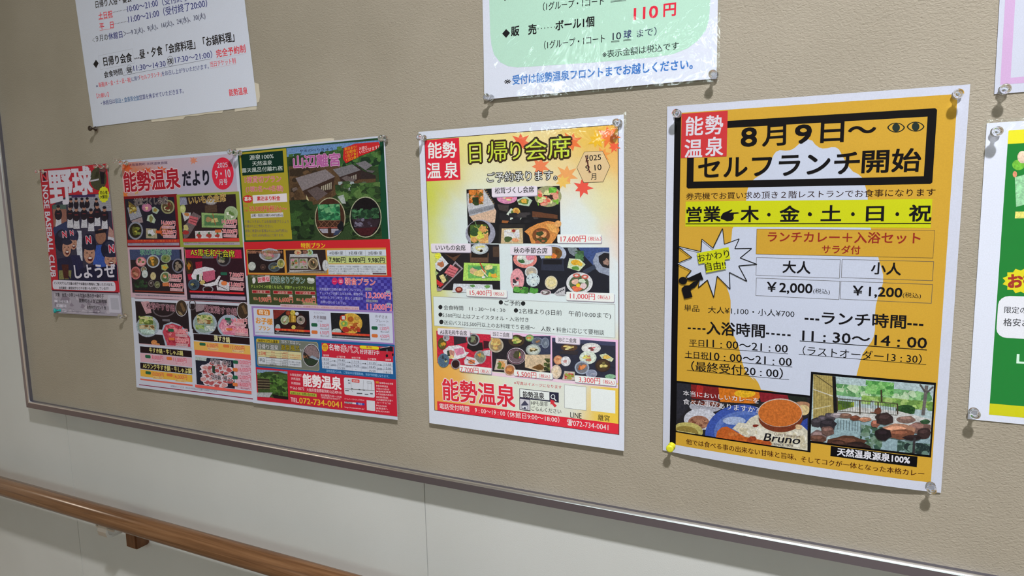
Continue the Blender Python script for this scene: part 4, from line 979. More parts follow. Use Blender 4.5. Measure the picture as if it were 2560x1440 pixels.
for (x0, x1, y, s_) in [(302, 500, 1010, '9,900円'), (625, 850, 1015, '6,600円'), (988, 1216, 1025, '4,400円')]:
    p.t('税込', x0 - 84, y - 10, x0 - 14, y - 8, 50, (220, 150, 120), .02); p.t(s_, x0, y, x1, y + 4, 96, (190, 70, 66), .01, out=(228, 168, 140), ow=.035); p.rect(x1 - 58, y - 72, x1 - 6, y - 42, (190, 180, 180))
for x, s_ in ((1518, '一'), (1614, '泊')): p.ell(x, 722, 46, 56, (205, 42, 96)); p.t(s_, x - 26, 722, x + 26, 722, 60, (235, 190, 205), .02)
p.t('朝食プラン', 1682, 722, 2168, 742, 118, (206, 70, 110), .012, out=(240, 196, 180), ow=.04)
for (s_, x0, y0, x1, y1) in [('天然温泉で日頃の疲れをリフレッシュ。', 1270, 848, 1962, 862, ), ('チェックインが遅くなる方の為、朝食のみ', 1280, 912, 1968, 932), ('を付けたプランです。詳しくは電話で', 1288, 982, 1972, 1004), ('お問い合わせください。', 1295, 1052, 1705, 1072)]: p.t(s_, x0, y0, x1, y1, 48, (190, 186, 226), .01)
p.rect(2005, 826, 2118, 872, (150, 150, 170)); p.t('平日料金', 2010, 848, 2110, 852, 32, (40, 40, 70)); p.rect(2022, 1018, 2208, 1062, (150, 150, 170)); p.t('２名様以上', 2030, 1038, 2200, 1044, 34, (40, 40, 70))
price(p, '13,200円', 2020, 938, 2415, 956, 120, c=(212, 60, 96), o=(236, 190, 210)); price(p, '11,000円', 2035, 1122, 2430, 1140, 120, c=(212, 60, 96), o=(236, 190, 210)); p.rect(2338, 872, 2405, 914, (150, 160, 185)); p.rect(2350, 1068, 2418, 1110, (150, 160, 185))
p.z = F6
p.rect(60, 33, 2432, 680, (152, 122, 186)); p.rect(92, 66, 2388, 640, (198, 202, 222)); p.rect(535, 0, 1832, 98, (205, 176, 190)); p.t('※お食事は含まれておりません　※お部屋食はできません　※空室状況によりご利用できない場合がございます', 548, 26, 1815, 78, 30, (170, 70, 66))
p.rrect(150, 84, 368, 188, (206, 122, 46), 3); p.t('宿泊', 182, 128, 332, 142, 76, (238, 222, 200), .025)
p.t('お子様', 135, 266, 408, 292, 108, (210, 130, 50), .03, out=(236, 205, 160), ow=.035); p.t('プラン', 182, 392, 372, 404, 74, (210, 140, 60), .02, out=(236, 205, 160), ow=.035)
p.t('※未就学児・小学生のお子様専用プランです', 126, 462, 425, 476, 22, (60, 60, 90))
p.part('food_photo', photo=True); p.rect(415, 92, 1028, 526, (30, 28, 34)); p.poly([(418, 95), (640, 100), (470, 240), (425, 240)], (130, 46, 44)); p.ell(760, 300, 210, 170, (52, 26, 28))
plate(p, 612, 262, 72, 76, (176, 182, 160), (150, 160, 120), [(190, 80, 50), (205, 205, 190), (60, 110, 60)], 6, 71); plate(p, 668, 145, 42, 40, (120, 60, 46), (150, 60, 40), [(170, 90, 60)], 3, 72); plate(p, 742, 145, 44, 44, (196, 170, 60), (200, 176, 70), [(214, 190, 90)], 3, 73); p.ell(812, 158, 30, 30, (196, 196, 205)); p.poly([(675, 185), (790, 190), (792, 300), (680, 298)], (190, 150, 60)); p.poly([(690, 195), (715, 195), (715, 292), (690, 290)], (120, 90, 40)); p.poly([(740, 190), (765, 190), (765, 295), (745, 295)], (222, 180, 80))
plate(p, 872, 262, 70, 72, (176, 166, 160), (150, 136, 130), [(60, 66, 50), (170, 150, 140)], 4, 74); p.ell(755, 380, 36, 34, (206, 190, 100)); p.blob(850, 395, 70, 40, (80, 50, 40)); p.ell(495, 390, 42, 62, (176, 186, 190))
p.rect(1360, 140, 2012, 592, (34, 34, 40)); p.ell(1690, 320, 192, 172, (212, 170, 70), n=36); p.ell(1565, 225, 52, 50, (176, 50, 40)); p.rect(1545, 195, 1600, 255, (215, 212, 214)); p.ell(1690, 248, 50, 46, (176, 96, 40)); plate(p, 1585, 320, 60, 52, (170, 190, 120), (130, 170, 80), [(60, 120, 50), (210, 190, 60)], 5, 75)
p.scatter((1650, 300, 1850, 460), 40, 36, [(206, 140, 60), (170, 90, 40), (222, 176, 90), (180, 60, 46)], seed=76); p.blob(1600, 420, 70, 40, (176, 56, 46)); p.blob(1790, 230, 50, 34, (190, 150, 70)); p.ell(1460, 450, 78, 50, (186, 196, 196))
p.part('photo_caption'); p.rect(450, 396, 1024, 462, (206, 62, 50)); p.t('夕食（おこさま御膳）', 560, 422, 935, 444, 34, (226, 150, 60)); p.rect(455, 458, 1020, 512, (150, 148, 158)); p.t('※写真はイメージです　仕入れの状況により内容が変わります', 468, 468, 1005, 496, 24, (40, 40, 50))
p.rect(1380, 460, 2002, 530, (206, 62, 50)); p.t('夕食（おこさまプレート）', 1640, 490, 1930, 512, 32, (226, 150, 60)); p.rect(1380, 520, 2000, 580, (160, 158, 168)); p.t('※写真はイメージです　仕入れの状況により内容が変わります', 1395, 530, 1990, 564, 24, (40, 40, 50))
p.part('price_text')
p.t('だいみょうごぜん', 1086, 140, 1262, 150, 26, (110, 110, 130)); p.t('大名御膳', 1076, 212, 1288, 228, 62, (90, 62, 72), .01); p.t('（夕食）', 1140, 278, 1232, 284, 28, (110, 100, 110)); p.t('お子さま', 2094, 196, 2292, 216, 56, (110, 106, 116), .005); p.t('プレート', 2100, 272, 2312, 290, 52, (110, 106, 116), .005); p.t('未就学児', 2140, 340, 2262, 346, 28, (110, 100, 110))
for (x, y, s_, tx, c) in [(1042, 345, '3,000円', '税込3,300円', GB), (1045, 464, '6,500円', '税込7,150円', OB), (2030, 395, '1,500円', '税込1,650円', GB), (2032, 522, '4,500円', '税込4,950円', OB)]:
    p.rrect(x, y - 34, x + 104, y + 28, c, 2.2); p.t(s_, x + 140, y, x + 292, y + 12, 74, PR); p.t(tx, x + 150, y + 58, x + 292, y + 66, 30, (50, 46, 60))
p.part('bath_panel'); p.rect(100, 525, 2436, 1245, (34, 92, 148)); p.rrect(134, 562, 1178, 1098, (168, 160, 118), 4); p.rrect(142, 570, 1170, 1090, (112, 116, 108), 4)
p.rrect(148, 568, 518, 645, (186, 162, 52), 2); p.t('天然ラジウム温泉', 172, 598, 495, 620, 48, K, .02); p.t('日帰り温泉', 172, 688, 503, 714, 90, (225, 225, 230), .005, out=K, ow=.035); p.t('加水・加温なし', 555, 612, 872, 640, 62, (225, 225, 230), .0, out=K, ow=.04); p.t('源泉風呂', 545, 706, 848, 730, 98, (170, 150, 40), .012, out=(28, 28, 24), ow=.035); p.t('も！', 858, 752, 905, 756, 46, (220, 220, 225))
p.rect(164, 742, 886, 1038, (198, 202, 212)); p.rect(164, 742, 886, 916, (206, 196, 150))
for (x) in (302, 535, 675): p.line(x - 2, 752, x + 4, 1020, .3, (70, 60, 50))
for k in range(1, 6): p.line(302, 752 + 42 * k, 675, 780 + 42 * k, .25, (70, 60, 50))
p.line(166, 858, 884, 916, .4, (70, 60, 50)); p.t('土日祝', 174, 802, 300, 812, 62, (196, 60, 60), .02); p.t('平日', 196, 916, 278, 924, 62, K, .02)
for k, s_ in enumerate(['大人', '小人', '未就学児', '大人', '小人', '未就学児']): p.t(s_, 385 - (25 if k % 3 == 2 else 0), 785 + 41 * k, 450 + (25 if k % 3 == 2 else 0), 790 + 41 * k, 32, (190, 70, 60) if k < 3 else K, .01)
for k, s_ in enumerate(['1,300円', '700円', '400円', '1,200円', '600円', '300円']): p.t(s_, 560, 798 + 41 * k, 662, 806 + 41 * k, 32, (190, 70, 60) if k < 3 else K)
p.t('10:00～21:00', 690, 832, 866, 848, 38, (205, 110, 60), .01); p.t('20:00最終受付', 690, 872, 866, 888, 32, (205, 110, 60)); p.t('11:00～21:00', 692, 946, 868, 962, 38, (60, 60, 80), .01); p.t('20:00最終受付', 692, 986, 868, 1002, 32, (60, 60, 80))
p.part('bath_photo', photo=True); p.ell(1042, 842, 142, 188, (205, 205, 215), n=36); p.ell(1042, 842, 134, 179, (56, 50, 52), n=36); p.poly([(960, 700), (1050, 670), (1120, 700), (1165, 800), (1170, 880), (1020, 860), (930, 780)], (140, 118, 122)); p.poly([(1010, 870), (1060, 840), (1170, 900), (1160, 930)], (150, 165, 185)); p.poly([(915, 880), (1160, 920), (1100, 1000), (980, 1000)], (48, 62, 48)); p.scatter((915, 830, 1010, 890), 14, 16, [(50, 40, 36), (150, 100, 66)], seed=77)
p.part('bus_timetable'); p.rect(1212, 634, 2388, 960, (196, 40, 62)); p.ell(1268, 708, 52, 66, (222, 176, 50)); p.t('送迎', 1234, 688, 1304, 692, 38, (196, 40, 52), .02); p.t('バス', 1234, 732, 1304, 736, 38, (196, 40, 52), .02)
p.t('名物', 1332, 704, 1506, 722, 108, (226, 220, 228), .02); p.t('赤バス', 1526, 722, 1822, 756, 132, (200, 50, 70), .012, out=(228, 222, 230), ow=.04); p.rrect(1836, 678, 2158, 750, (222, 206, 40), 4); p.t('要予約', 1950, 704, 2040, 712, 38, (196, 60, 62), .02); p.t('好評運行中', 1842, 778, 2155, 802, 84, (222, 216, 226), .015)
p.poly([(2158, 722), (2330, 690), (2395, 700), (2398, 850), (2330, 885), (2160, 800)], (190, 44, 60)); p.poly([(2158, 722), (2330, 692), (2380, 700), (2385, 780), (2300, 770), (2165, 765)], (32, 30, 40)); p.ell(2285, 848, 20, 26, (30, 28, 34)); p.ell(2382, 830, 14, 24, (30, 28, 34)); p.line(2175, 722, 2330, 696, .8, (190, 190, 200)); p.rect(2280, 740, 2296, 790, (120, 120, 140))
p.rect(1214, 865, 2386, 1150, (200, 205, 222))
for x, y, s_ in [(1240, 838, '温泉発'), (1462, 862, '山下駅下車'), (1708, 880, '妙見口下車'), (1970, 898, '山下駅発'), (2258, 912, '温泉着')]: p.t(s_, x, y, x + (96 if len(s_) == 3 else 140), y + 6, 36, (230, 205, 210), .015)
for x in (1362, 1470, 1605, 1708, 1858, 1965, 2118, 2225): p.line(x, 872 + (x - 1215) * .075, x + 6, 1050 + (x - 1215) * .085, .25, (90, 96, 120))
for k in (1, 2): p.line(1216, 866 + 62 * k, 2384, 960 + 62 * k, .25, (90, 96, 120))
TT = (70, 74, 92)
for x, y, rows in [(1232, 898, ['10:20', '13:30', '15:30']), (1486, 918, ['10:40', '13:50', '15:50']), (1724, 940, ['11:10', '14:20', '―']), (1994, 964, ['11:35', '14:45', '15:50']), (2250, 986, ['11:55', '15:05', '16:10'])]:
    for k, s_ in enumerate(rows): p.t(s_, x + (40 if s_ == '―' else 0), y + 64 * k, x + (64 if s_ == '―' else 106), y + 8 + 64 * k, 50, TT, .005)
for x, y, s_ in [(1370, 928, '20分'), (1616, 950, '25分'), (1872, 972, '25分'), (2126, 994, '20分')]: p.line(x + 10, y, x + 60, y + 4, .5, K); p.poly([(x + 56, y - 9), (x + 72, y + 5), (x + 56, y + 18)], K); p.t(s_, x, y + 66, x + 82, y + 72, 44, TT, .005)
p.t('定時送迎バスは、ご宿泊のお客様専用、完全予約制となります。', 1290, 1094, 2322, 1188, 46, (140, 185, 226), .015)
p.z = F7
p.part('contact_panel'); p.rect(130, 115, 2462, 925, (194, 38, 58))
p.part('hotel_photo', photo=True); p.rect(150, 148, 668, 645, (62, 84, 46)); p.poly([(150, 150), (655, 186), (655, 230), (500, 190), (300, 190), (155, 240)], (130, 155, 190)); p.scatter((160, 200, 660, 340), 60, 50, [(70, 100, 50), (96, 126, 66), (48, 70, 38)], seed=80)
p.poly([(160, 300), (420, 310), (420, 480), (165, 480)], (74, 62, 50))
for k in range(4): p.line(165, 318 + 42 * k, 410, 326 + 42 * k, 1.2, (40, 34, 30)); p.line(165, 336 + 42 * k, 410, 344 + 42 * k, .7, (150, 140, 110))
p.scatter((360, 290, 665, 600), 110, 48, [(70, 105, 46), (92, 130, 60), (46, 66, 36), (60, 88, 42)], seed=81); p.poly([(158, 530), (415, 530), (360, 610), (160, 600)], (176, 176, 182)); p.poly([(400, 560), (665, 600), (668, 645), (440, 620)], (28, 26, 26)); p.poly([(430, 190), (510, 185), (520, 230), (440, 230)], (70, 62, 50))
p.part('contact_lettering')
PW = (232, 200, 208)
p.t('大阪能勢町', 692, 236, 884, 254, 46, PW, .01); p.t('天然温泉', 712, 302, 864, 316, 46, PW, .01); p.t('料理旅館', 718, 376, 866, 390, 46, PW, .01); p.t('能勢温泉', 908, 326, 1532, 388, 214, (236, 226, 232), .04)
p.t('〒563-0372', 695, 452, 928, 472, 60, PW, .01); p.t('大阪府豊能郡能勢町山辺409-81', 966, 484, 1540, 534, 60, PW, .01); p.rect(696, 506, 1132, 606, (176, 180, 70)); p.t('お申し込み・お問い合わせは', 718, 540, 1106, 574, 44, K, .015)
p.t('受付時間 9:00～19:00', 1198, 574, 1540, 604, 44, PW, .005); p.t('（休館日前日は18:00まで）', 1205, 612, 1520, 640, 34, PW); p.t('TEL.', 706, 640, 838, 662, 98, (236, 226, 232), .015); p.t('072-734-0041', 848, 656, 1546, 728, 132, (226, 180, 60), .02)
p.t('ホームページからもご予約OK', 1586, 632, 1915, 660, 30, PW); p.rect(1588, 678, 1918, 742, (206, 204, 216)); p.rect(1778, 692, 1918, 742, (62, 72, 158)); p.t('能勢温泉', 1600, 692, 1720, 704, 44, K, .015); p.t('検索', 1810, 716, 1880, 724, 40, (190, 200, 236)); p.t('http://noseonsen.jp/', 1592, 768, 1916, 800, 34, PW)
p.rect(1950, 656, 2092, 836, (206, 204, 214))
for k, s_ in enumerate(['駐車場100台完備', '▶新名神高速道', '川西ICから約25分', '▶阪神高速道', '11号池田線木部出口', '国道経由', '173号線能勢町方面へ', 'カーナビは', '▶TEL.072-734-0041', '能勢温泉へ', '▶TEL.0727-34-0041']): p.t(s_, 2164 if k == 0 else 2112, 374 + 46 * k, 2385 if k in (0, 4, 6) else 2280 + 22 * (k % 4), 390 + 46 * k, 34, PW, .01)
p.rect(2100, 345, 2150, 385, (206, 140, 50))
p.part('map'); p.rrect(1576, 282, 2088, 618, (206, 208, 220), 3); p.rrect(1706, 310, 1836, 372, (206, 62, 62), 1); p.t('能勢温泉', 1722, 338, 1820, 346, 34, (235, 215, 215), .01); p.line(1590, 470, 2080, 500, 1.2, (140, 140, 140)); p.line(1690, 320, 1700, 470, .5, (120, 120, 130)); p.line(1900, 330, 1895, 480, .4, (120, 120, 130)); p.line(1975, 360, 1970, 490, .4, (120, 120, 130)); p.line(2030, 365, 2028, 490, .4, (120, 120, 130)); p.box(1955, 350, 2035, 385, .3, (120, 120, 130)); p.line(1700, 470, 1720, 520, .6, (120, 120, 130))
for (x, y, w_) in [(1645, 330, 26), (1650, 375, 34), (1700, 468, 30), (1820, 482, 30), (1890, 490, 34), (1600, 500, 60), (1790, 545, 90), (1920, 560, 60), (2010, 550, 44)]: p.line(x, y, x + w_, y + 3, 1.6, (90, 90, 100))

# ---- day-trip course menu (laminated)
G1 = Z(1030, 270, 4.1143); G2 = Z(1060, 600, 4.923); G3 = Z(1060, 810, 4.3636)
p = Poster('course_menu_poster', 'laminated course menu with maple leaves and six dish photos beside the orange poster',
           [G1(70, 247), G1(2180, 68), G3(2195, 1372), G3(78, 1070)], 202, G1, film=True, bow=lambda u, v: 0.0005 + 0.004 * v ** 4); POSTERS.append(p)
PW = (212, 214, 226); LIL = (214, 204, 228)
p.part('watercolour_panel', 'yellow and orange watercolour wash with maple leaves')
p.rect(128, 322, 2131, 1210, (60, 40, 44), z=G1, z1=G3)
p.grad(134, 328, 2122, 1203, 26, 34, [(0, .2, (188, 190, 50), .14), (.02, .45, (196, 198, 70), .10), (0, .7, (200, 180, 90), .1), (.3, .03, (216, 200, 120), .12), (.15, .12, (205, 190, 110), .08), (.5, .05, (218, 195, 120), .12), (.85, .04, (212, 170, 40), .12), (.99, .1, (226, 150, 60), .1), (.7, .12, (220, 190, 120), .1),
    (.35, .2, (208, 214, 200), .12), (.2, .35, (200, 210, 216), .14), (.8, .35, (204, 212, 220), .2), (1, .33, (216, 170, 140), .06), (.5, .5, (200, 210, 216), .3), (.95, .22, (205, 200, 130), .1), (0, .9, (222, 150, 70), .12), (.12, .86, (222, 160, 60), .1), (.3, .87, (214, 210, 170), .09), (.5, .95, (206, 210, 195), .12), (.7, .86, (206, 208, 200), .12), (1, .95, (222, 182, 60), .14), (.3, 1, (216, 160, 80), .08)], z=G1, z1=G3, wob=.03)
for (x, y, r, c, ro) in [(1120, 350, 110, (220, 96, 66), .2), (1640, 350, 120, (220, 110, 60), .5), (2020, 290, 130, (222, 112, 56), .1), (1960, 480, 90, (220, 140, 70), .7), (1590, 690, 125, (226, 150, 90), .3), (1760, 820, 110, (214, 78, 66), .05), (1320, 600, 110, (224, 120, 80), .4), (1550, 760, 90, (226, 176, 90), .2), (1900, 330, 100, (224, 170, 40), .9), (2080, 400, 70, (226, 90, 60), .2)]: maple(p, x, y, r, c, G1, ro)
p.part('logo_square', 'red square with white lettering')
p.rect(134, 332, 500, 738, (204, 36, 58))
for s_, x, y in [('能', 166, 437), ('勢', 318, 432), ('温', 158, 646), ('泉', 335, 640)]: p.t(s_, x, y, x + 140, y - 4, 178, (226, 218, 228), .02)
p.part('title_lettering')
for s_, x0, y0, x1, y1, h in [('日', 592, 466, 712, 458, 225), ('帰', 780, 450, 980, 442, 225), ('り', 1015, 445, 1118, 436, 205), ('会', 1165, 432, 1385, 420, 235), ('席', 1405, 412, 1632, 398, 245)]: p.t(s_, x0, y0, x1, y1, h, (186, 200, 62), .006, out=(52, 34, 20), ow=.09)
p.t('ご予約承ります。', 775, 716, 1492, 688, 108, (222, 218, 226), 0, out=K, ow=.075)
p.part('date_badge', 'tan hexagon with the date')
hx = [(1775, 455), (1960, 445), (2036, 600), (1965, 758), (1770, 766), (1700, 615)]
p.poly([(1868 + (x - 1868) * 1.025, 605 + (y - 605) * 1.025) for x, y in hx], (60, 48, 40)); p.poly(hx, (204, 176, 134))
p.t('2025', 1785, 516, 1945, 502, 82, K, .01); p.t('9', 1786, 618, 1828, 614, 84, K, .01); p.t('10', 1880, 612, 1950, 604, 84, K, .01); p.t('月', 1842, 706, 1896, 702, 76, K, .01)
for a_, b_, c_, d_ in [(1785, 490, 1830, 660), (1790, 560, 1812, 480), (1812, 540, 1825, 670), (1820, 640, 1845, 665), (1800, 500, 1812, 610)]: p.line(a_, b_, c_, d_, .8, (70, 20, 26))
# six dish photographs
p.part('food_photo', photo=True); p.rect(562, 838, 1531, 1393, (24, 24, 30))
p.poly([(570, 880), (740, 830), (850, 1000), (590, 1100), (570, 1000)], (186, 186, 194)); p.poly([(590, 1105), (840, 1010), (870, 1060), (855, 1180), (640, 1170)], (204, 172, 150)); p.poly([(585, 1050), (845, 990), (850, 1040), (590, 1115)], (170, 172, 184))
for k in range(7): p.line(592, 1055 + 7 * k, 845, 995 + 6 * k, .25, (90, 90, 100))
p.scatter((585, 845, 740, 990), 34, 34, [(206, 120, 50), (220, 150, 90), (160, 80, 40), (110, 90, 40)], seed=90); p.scatter((610, 920, 690, 1000), 10, 26, [(52, 70, 36), (40, 52, 30)], seed=91)
for k in range(8): p.line(740 + 14 * k, 845 + 20 * k, 765 + 12 * k, 835 + 20 * k, 1.2, (130, 110, 80))
p.ell(705, 1290, 155, 140, (150, 150, 170), n=30); p.ell(690, 1265, 118, 108, (30, 26, 24), n=30); p.scatter((600, 1200, 790, 1390), 40, 38, [(206, 150, 90), (226, 180, 120), (70, 96, 44), (196, 190, 70)], seed=92)
p.blob(650, 1280, 46, 46, (50, 78, 44)); p.ell(700, 1285, 22, 22, (196, 200, 76)); p.ell(722, 1318, 24, 24, (200, 202, 80)); p.ell(692, 1330, 22, 22, (206, 206, 90)); p.line(650, 1165, 690, 1270, .8, (110, 150, 100))
plate(p, 978, 925, 106, 60, (206, 130, 170), (214, 140, 176), [(226, 206, 150), (222, 110, 120)], 5, 93)
p.poly([(1080, 945), (1170, 905), (1240, 950), (1205, 1012), (1100, 995)], (176, 196, 176)); p.blob(1150, 962, 52, 30, (96, 120, 50)); p.blob(1158, 955, 34, 28, (214, 166, 70))
p.ell(1400, 910, 140, 108, (150, 150, 110), n=30); p.scatter((1290, 850, 1510, 1000), 44, 36, [(214, 96, 80), (206, 206, 150), (60, 40, 36), (222, 150, 130), (120, 170, 60)], seed=94); p.scatter((1410, 820, 1490, 870), 16, 24, [(90, 160, 50), (120, 190, 70)], seed=95)
p.poly([(960, 1110), (1020, 1030), (1150, 1100), (1110, 1160), (1010, 1150)], (196, 206, 196)); p.ell(1072, 1080, 44, 56, (216, 176, 90)); p.ell(1076, 1075, 24, 34, (190, 130, 60)); p.blob(1032, 1090, 16, 40, (90, 110, 50))
p.poly([(880, 990), (1000, 1000), (990, 1070), (900, 1050)], (66, 58, 58)); p.scatter((900, 1080, 1300, 1180), 16, 44, [(44, 42, 48), (60, 56, 60), (34, 34, 40)], seed=96); p.poly([(1240, 1060), (1500, 1100), (1500, 1140), (1240, 1120)], (96, 60, 42)); p.poly([(930, 1155), (1000, 1160), (985, 1185), (925, 1180)], (150, 90, 50))
p.poly([(900, 1195), (1165, 1195), (1150, 1393), (890, 1393)], (40, 38, 40)); p.poly([(925, 1238), (1140, 1235), (1145, 1393), (915, 1393)], (196, 172, 134)); p.scatter((950, 1250, 1110, 1370), 22, 36, [(222, 220, 224), (206, 205, 214), (230, 226, 226)], seed=97); p.blob(1048, 1262, 18, 14, (150, 50, 50)); p.blob(990, 1350, 40, 26, (70, 90, 50)); p.blob(1070, 1360, 40, 22, (226, 150, 110))
p.poly([(1160, 1270), (1210, 1230), (1290, 1190), (1400, 1160), (1500, 1180), (1520, 1260), (1480, 1340), (1440, 1393), (1230, 1393), (1205, 1310)], (206, 136, 72)); p.ell(1330, 1310, 92, 78, (120, 70, 40)); p.scatter((1270, 1260, 1390, 1390), 18, 30, [(214, 150, 100), (160, 90, 60), (60, 70, 40)], seed=98); p.poly([(1380, 1190), (1490, 1200), (1500, 1300), (1420, 1260)], (226, 160, 90)); p.ell(1505, 1190, 34, 34, (222, 160, 100))
p.z = G2
p.part('food_photo', photo=True); p.rect(140, 52, 942, 640, (30, 28, 34))
p.ell(175, 215, 48, 66, (200, 206, 120)); p.ell(172, 195, 34, 36, (226, 216, 60)); p.poly([(140, 290), (225, 195), (305, 290), (200, 385), (145, 345)], (206, 208, 216)); p.blob(215, 300, 40, 34, (176, 110, 76)); p.poly([(255, 165), (360, 215), (460, 170), (380, 262)], (90, 60, 44)); p.poly([(270, 165), (360, 205), (440, 165)], (40, 26, 24))
p.poly([(160, 600), (390, 260), (488, 350), (210, 628), (165, 628)], (150, 140, 150)); p.poly([(175, 590), (390, 290), (465, 352), (215, 600)], (52, 40, 44)); p.poly([(255, 405), (330, 300), (432, 355), (400, 405), (365, 462)], (206, 110, 120))
for k in range(3): p.line(300 - 18 * k, 340 + 34 * k, 410 - 18 * k, 385 + 28 * k, .7, (120, 40, 56))
p.poly([(190, 440), (245, 420), (285, 500), (240, 535)], (214, 200, 140)); p.poly([(160, 480), (215, 520), (250, 545), (205, 580), (165, 540)], (196, 46, 50)); p.poly([(268, 425), (300, 470), (310, 520), (280, 500)], (40, 60, 40)); p.poly([(140, 370), (185, 405), (150, 440)], (160, 180, 120))
p.poly([(568, 165), (800, 160), (795, 275), (572, 272)], (96, 70, 56)); p.poly([(590, 150), (790, 150), (785, 215), (585, 215)], (30, 24, 24)); plate(p, 690, 108, 108, 68, (170, 180, 190), (200, 206, 210), [(40, 30, 26), (206, 200, 130), (226, 230, 232)], 7, 100); p.rect(850, 80, 932, 210, (76, 58, 48))
p.poly([(497, 278), (935, 292), (942, 500), (485, 498)], (170, 210, 100)); p.poly([(545, 310), (905, 318), (900, 470), (550, 470)], (110, 176, 90)); p.poly([(590, 330), (800, 320), (880, 350), (860, 440), (650, 450)], (70, 140, 90)); p.blob(610, 380, 52, 40, (206, 170, 130)); p.blob(700, 400, 80, 42, (214, 196, 120)); p.blob(800, 340, 60, 30, (222, 210, 140)); p.line(695, 280, 775, 440, 1.6, (196, 70, 50)); p.line(712, 360, 790, 450, 1.6, (230, 226, 190)); p.blob(818, 425, 30, 26, (170, 206, 60)); p.blob(872, 438, 36, 30, (226, 160, 60)); p.blob(740, 455, 26, 20, (232, 232, 222))
p.poly([(370, 535), (845, 548), (860, 640), (355, 640)], (204, 208, 218)); p.ell(436, 610, 46, 36, (120, 40, 34)); p.ell(436, 606, 26, 20, (206, 130, 110)); p.blob(605, 565, 34, 22, (90, 140, 80)); p.blob(785, 572, 36, 20, (110, 160, 90))
p.part('food_photo', photo=True); p.rect(1085, 88, 2284, 686, (28, 30, 42)); p.poly([(1900, 92), (2282, 92), (2282, 330), (2100, 330), (1980, 200)], (58, 76, 128))
p.ell(1245, 235, 148, 108, (214, 130, 124), n=30); p.ell(1250, 228, 108, 74, (206, 205, 205), n=30); p.blob(1300, 215, 58, 38, (214, 130, 150)); p.blob(1205, 262, 40, 30, (60, 100, 60)); p.blob(1180, 215, 36, 26, (226, 220, 214))
p.ell(1585, 170, 168, 112, (170, 178, 200), n=30); p.ell(1595, 165, 108, 82, (110, 80, 44), n=30); p.blob(1600, 205, 44, 44, (222, 120, 60)); p.blob(1525, 215, 46, 34, (190, 180, 80)); p.blob(1640, 140, 26, 26, (100, 60, 30)); p.poly([(1455, 225), (1720, 225), (1728, 385), (1440, 372)], (44, 48, 66)); p.poly([(1470, 240), (1700, 240), (1700, 300), (1470, 300)], (24, 24, 32))
p.poly([(1770, 100), (1870, 88), (1900, 140), (1850, 200), (1790, 160)], (120, 130, 140)); p.scatter((1860, 130, 1970, 260), 26, 30, [(60, 90, 60), (80, 120, 80)], seed=101); p.poly([(1790, 225), (1920, 235), (1990, 300), (1910, 385), (1765, 340)], (196, 206, 176)); p.blob(1870, 280, 54, 34, (226, 166, 50)); p.blob(1930, 300, 34, 24, (230, 180, 70)); p.blob(1870, 345, 50, 22, (90, 140, 66))
p.poly([(2080, 250), (2120, 160), (2220, 140), (2284, 150), (2284, 440), (2160, 400), (2090, 330)], (140, 148, 170)); p.poly([(2150, 200), (2220, 155), (2284, 165), (2284, 350), (2200, 330), (2155, 270)], (32, 30, 36)); p.blob(2250, 270, 38, 44, (150, 120, 110)); p.poly([(1950, 380), (2100, 300), (2120, 350), (2000, 420)], (52, 60, 80))
plate(p, 1322, 395, 80, 74, (196, 200, 205), (170, 160, 150), [(90, 70, 50), (206, 190, 160)], 4, 102); p.ell(1345, 490, 84, 84, (196, 210, 216), n=26); p.ell(1355, 498, 34, 30, (206, 216, 222)); p.dots(1285, 470, 1400, 450, 3, 8, (50, 60, 90)); p.dots(1310, 555, 1400, 540, 3, 8, (50, 60, 90))
p.ell(1150, 490, 86, 140, (222, 150, 160), n=26); p.ell(1140, 510, 44, 56, (206, 120, 130)); p.scatter((1095, 455, 1170, 560), 14, 22, [(60, 50, 60), (206, 205, 210)], seed=103); p.ell(1566, 525, 78, 84, (206, 196, 170), n=26); p.ell(1568, 520, 60, 62, (214, 200, 150)); p.blob(1568, 530, 34, 28, (226, 206, 166))
p.ell(1915, 530, 164, 132, (206, 206, 212), n=32); p.ell(1910, 535, 122, 98, (80, 96, 70), n=30); p.blob(1870, 510, 50, 36, (222, 180, 166)); p.blob(1945, 500, 44, 30, (196, 210, 190)); p.blob(1965, 565, 50, 34, (214, 190, 196)); p.blob(1885, 595, 62, 34, (222, 110, 80)); p.ell(1902, 556, 26, 24, (236, 190, 50)); p.ell(1880, 435, 44, 26, (196, 96, 86)); p.ell(1985, 452, 44, 28, (196, 96, 86)); p.ell(1880, 435, 22, 12, (226, 200, 196)); p.ell(1985, 452, 22, 12, (226, 200, 196))
p.scatter((1100, 570, 1290, 660), 22, 36, [(60, 120, 50), (90, 160, 70), (40, 86, 40)], seed=104); p.blob(1350, 625, 60, 42, (80, 150, 66)); plate(p, 1500, 645, 66, 34, (200, 176, 190), (90, 80, 80), [(200, 196, 200)], 3, 105); p.poly([(1600, 660), (1660, 600), (1740, 570), (1740, 686), (1640, 686)], (180, 178, 186)); p.dots(1640, 650, 1720, 610, 5, 9, (60, 60, 70))
p.part('info_panel'); p.rect(114, 693, 2356, 1206, (150, 150, 150)); p.rect(118, 698, 2351, 1201, (203, 212, 214))
T4 = (28, 30, 34)
p.part('info_lettering')
p.ell(948, 767, 26, 27, T4); p.t('ご予約', 992, 772, 1186, 780, 68, T4, .01); p.ell(1222, 780, 27, 28, T4)
p.ell(204, 825, 25, 27, T4); p.t('会食時間', 245, 830, 484, 838, 62, T4, .01); p.t('11：30～14：30', 560, 842, 1002, 864, 62, T4, .0)
p.ell(1134, 866, 26, 27, T4); p.t('2名様より(3日前', 1172, 872, 1698, 896, 70, T4, .0); p.t('午前10:00まで)', 1782, 902, 2302, 932, 74, T4, .0)
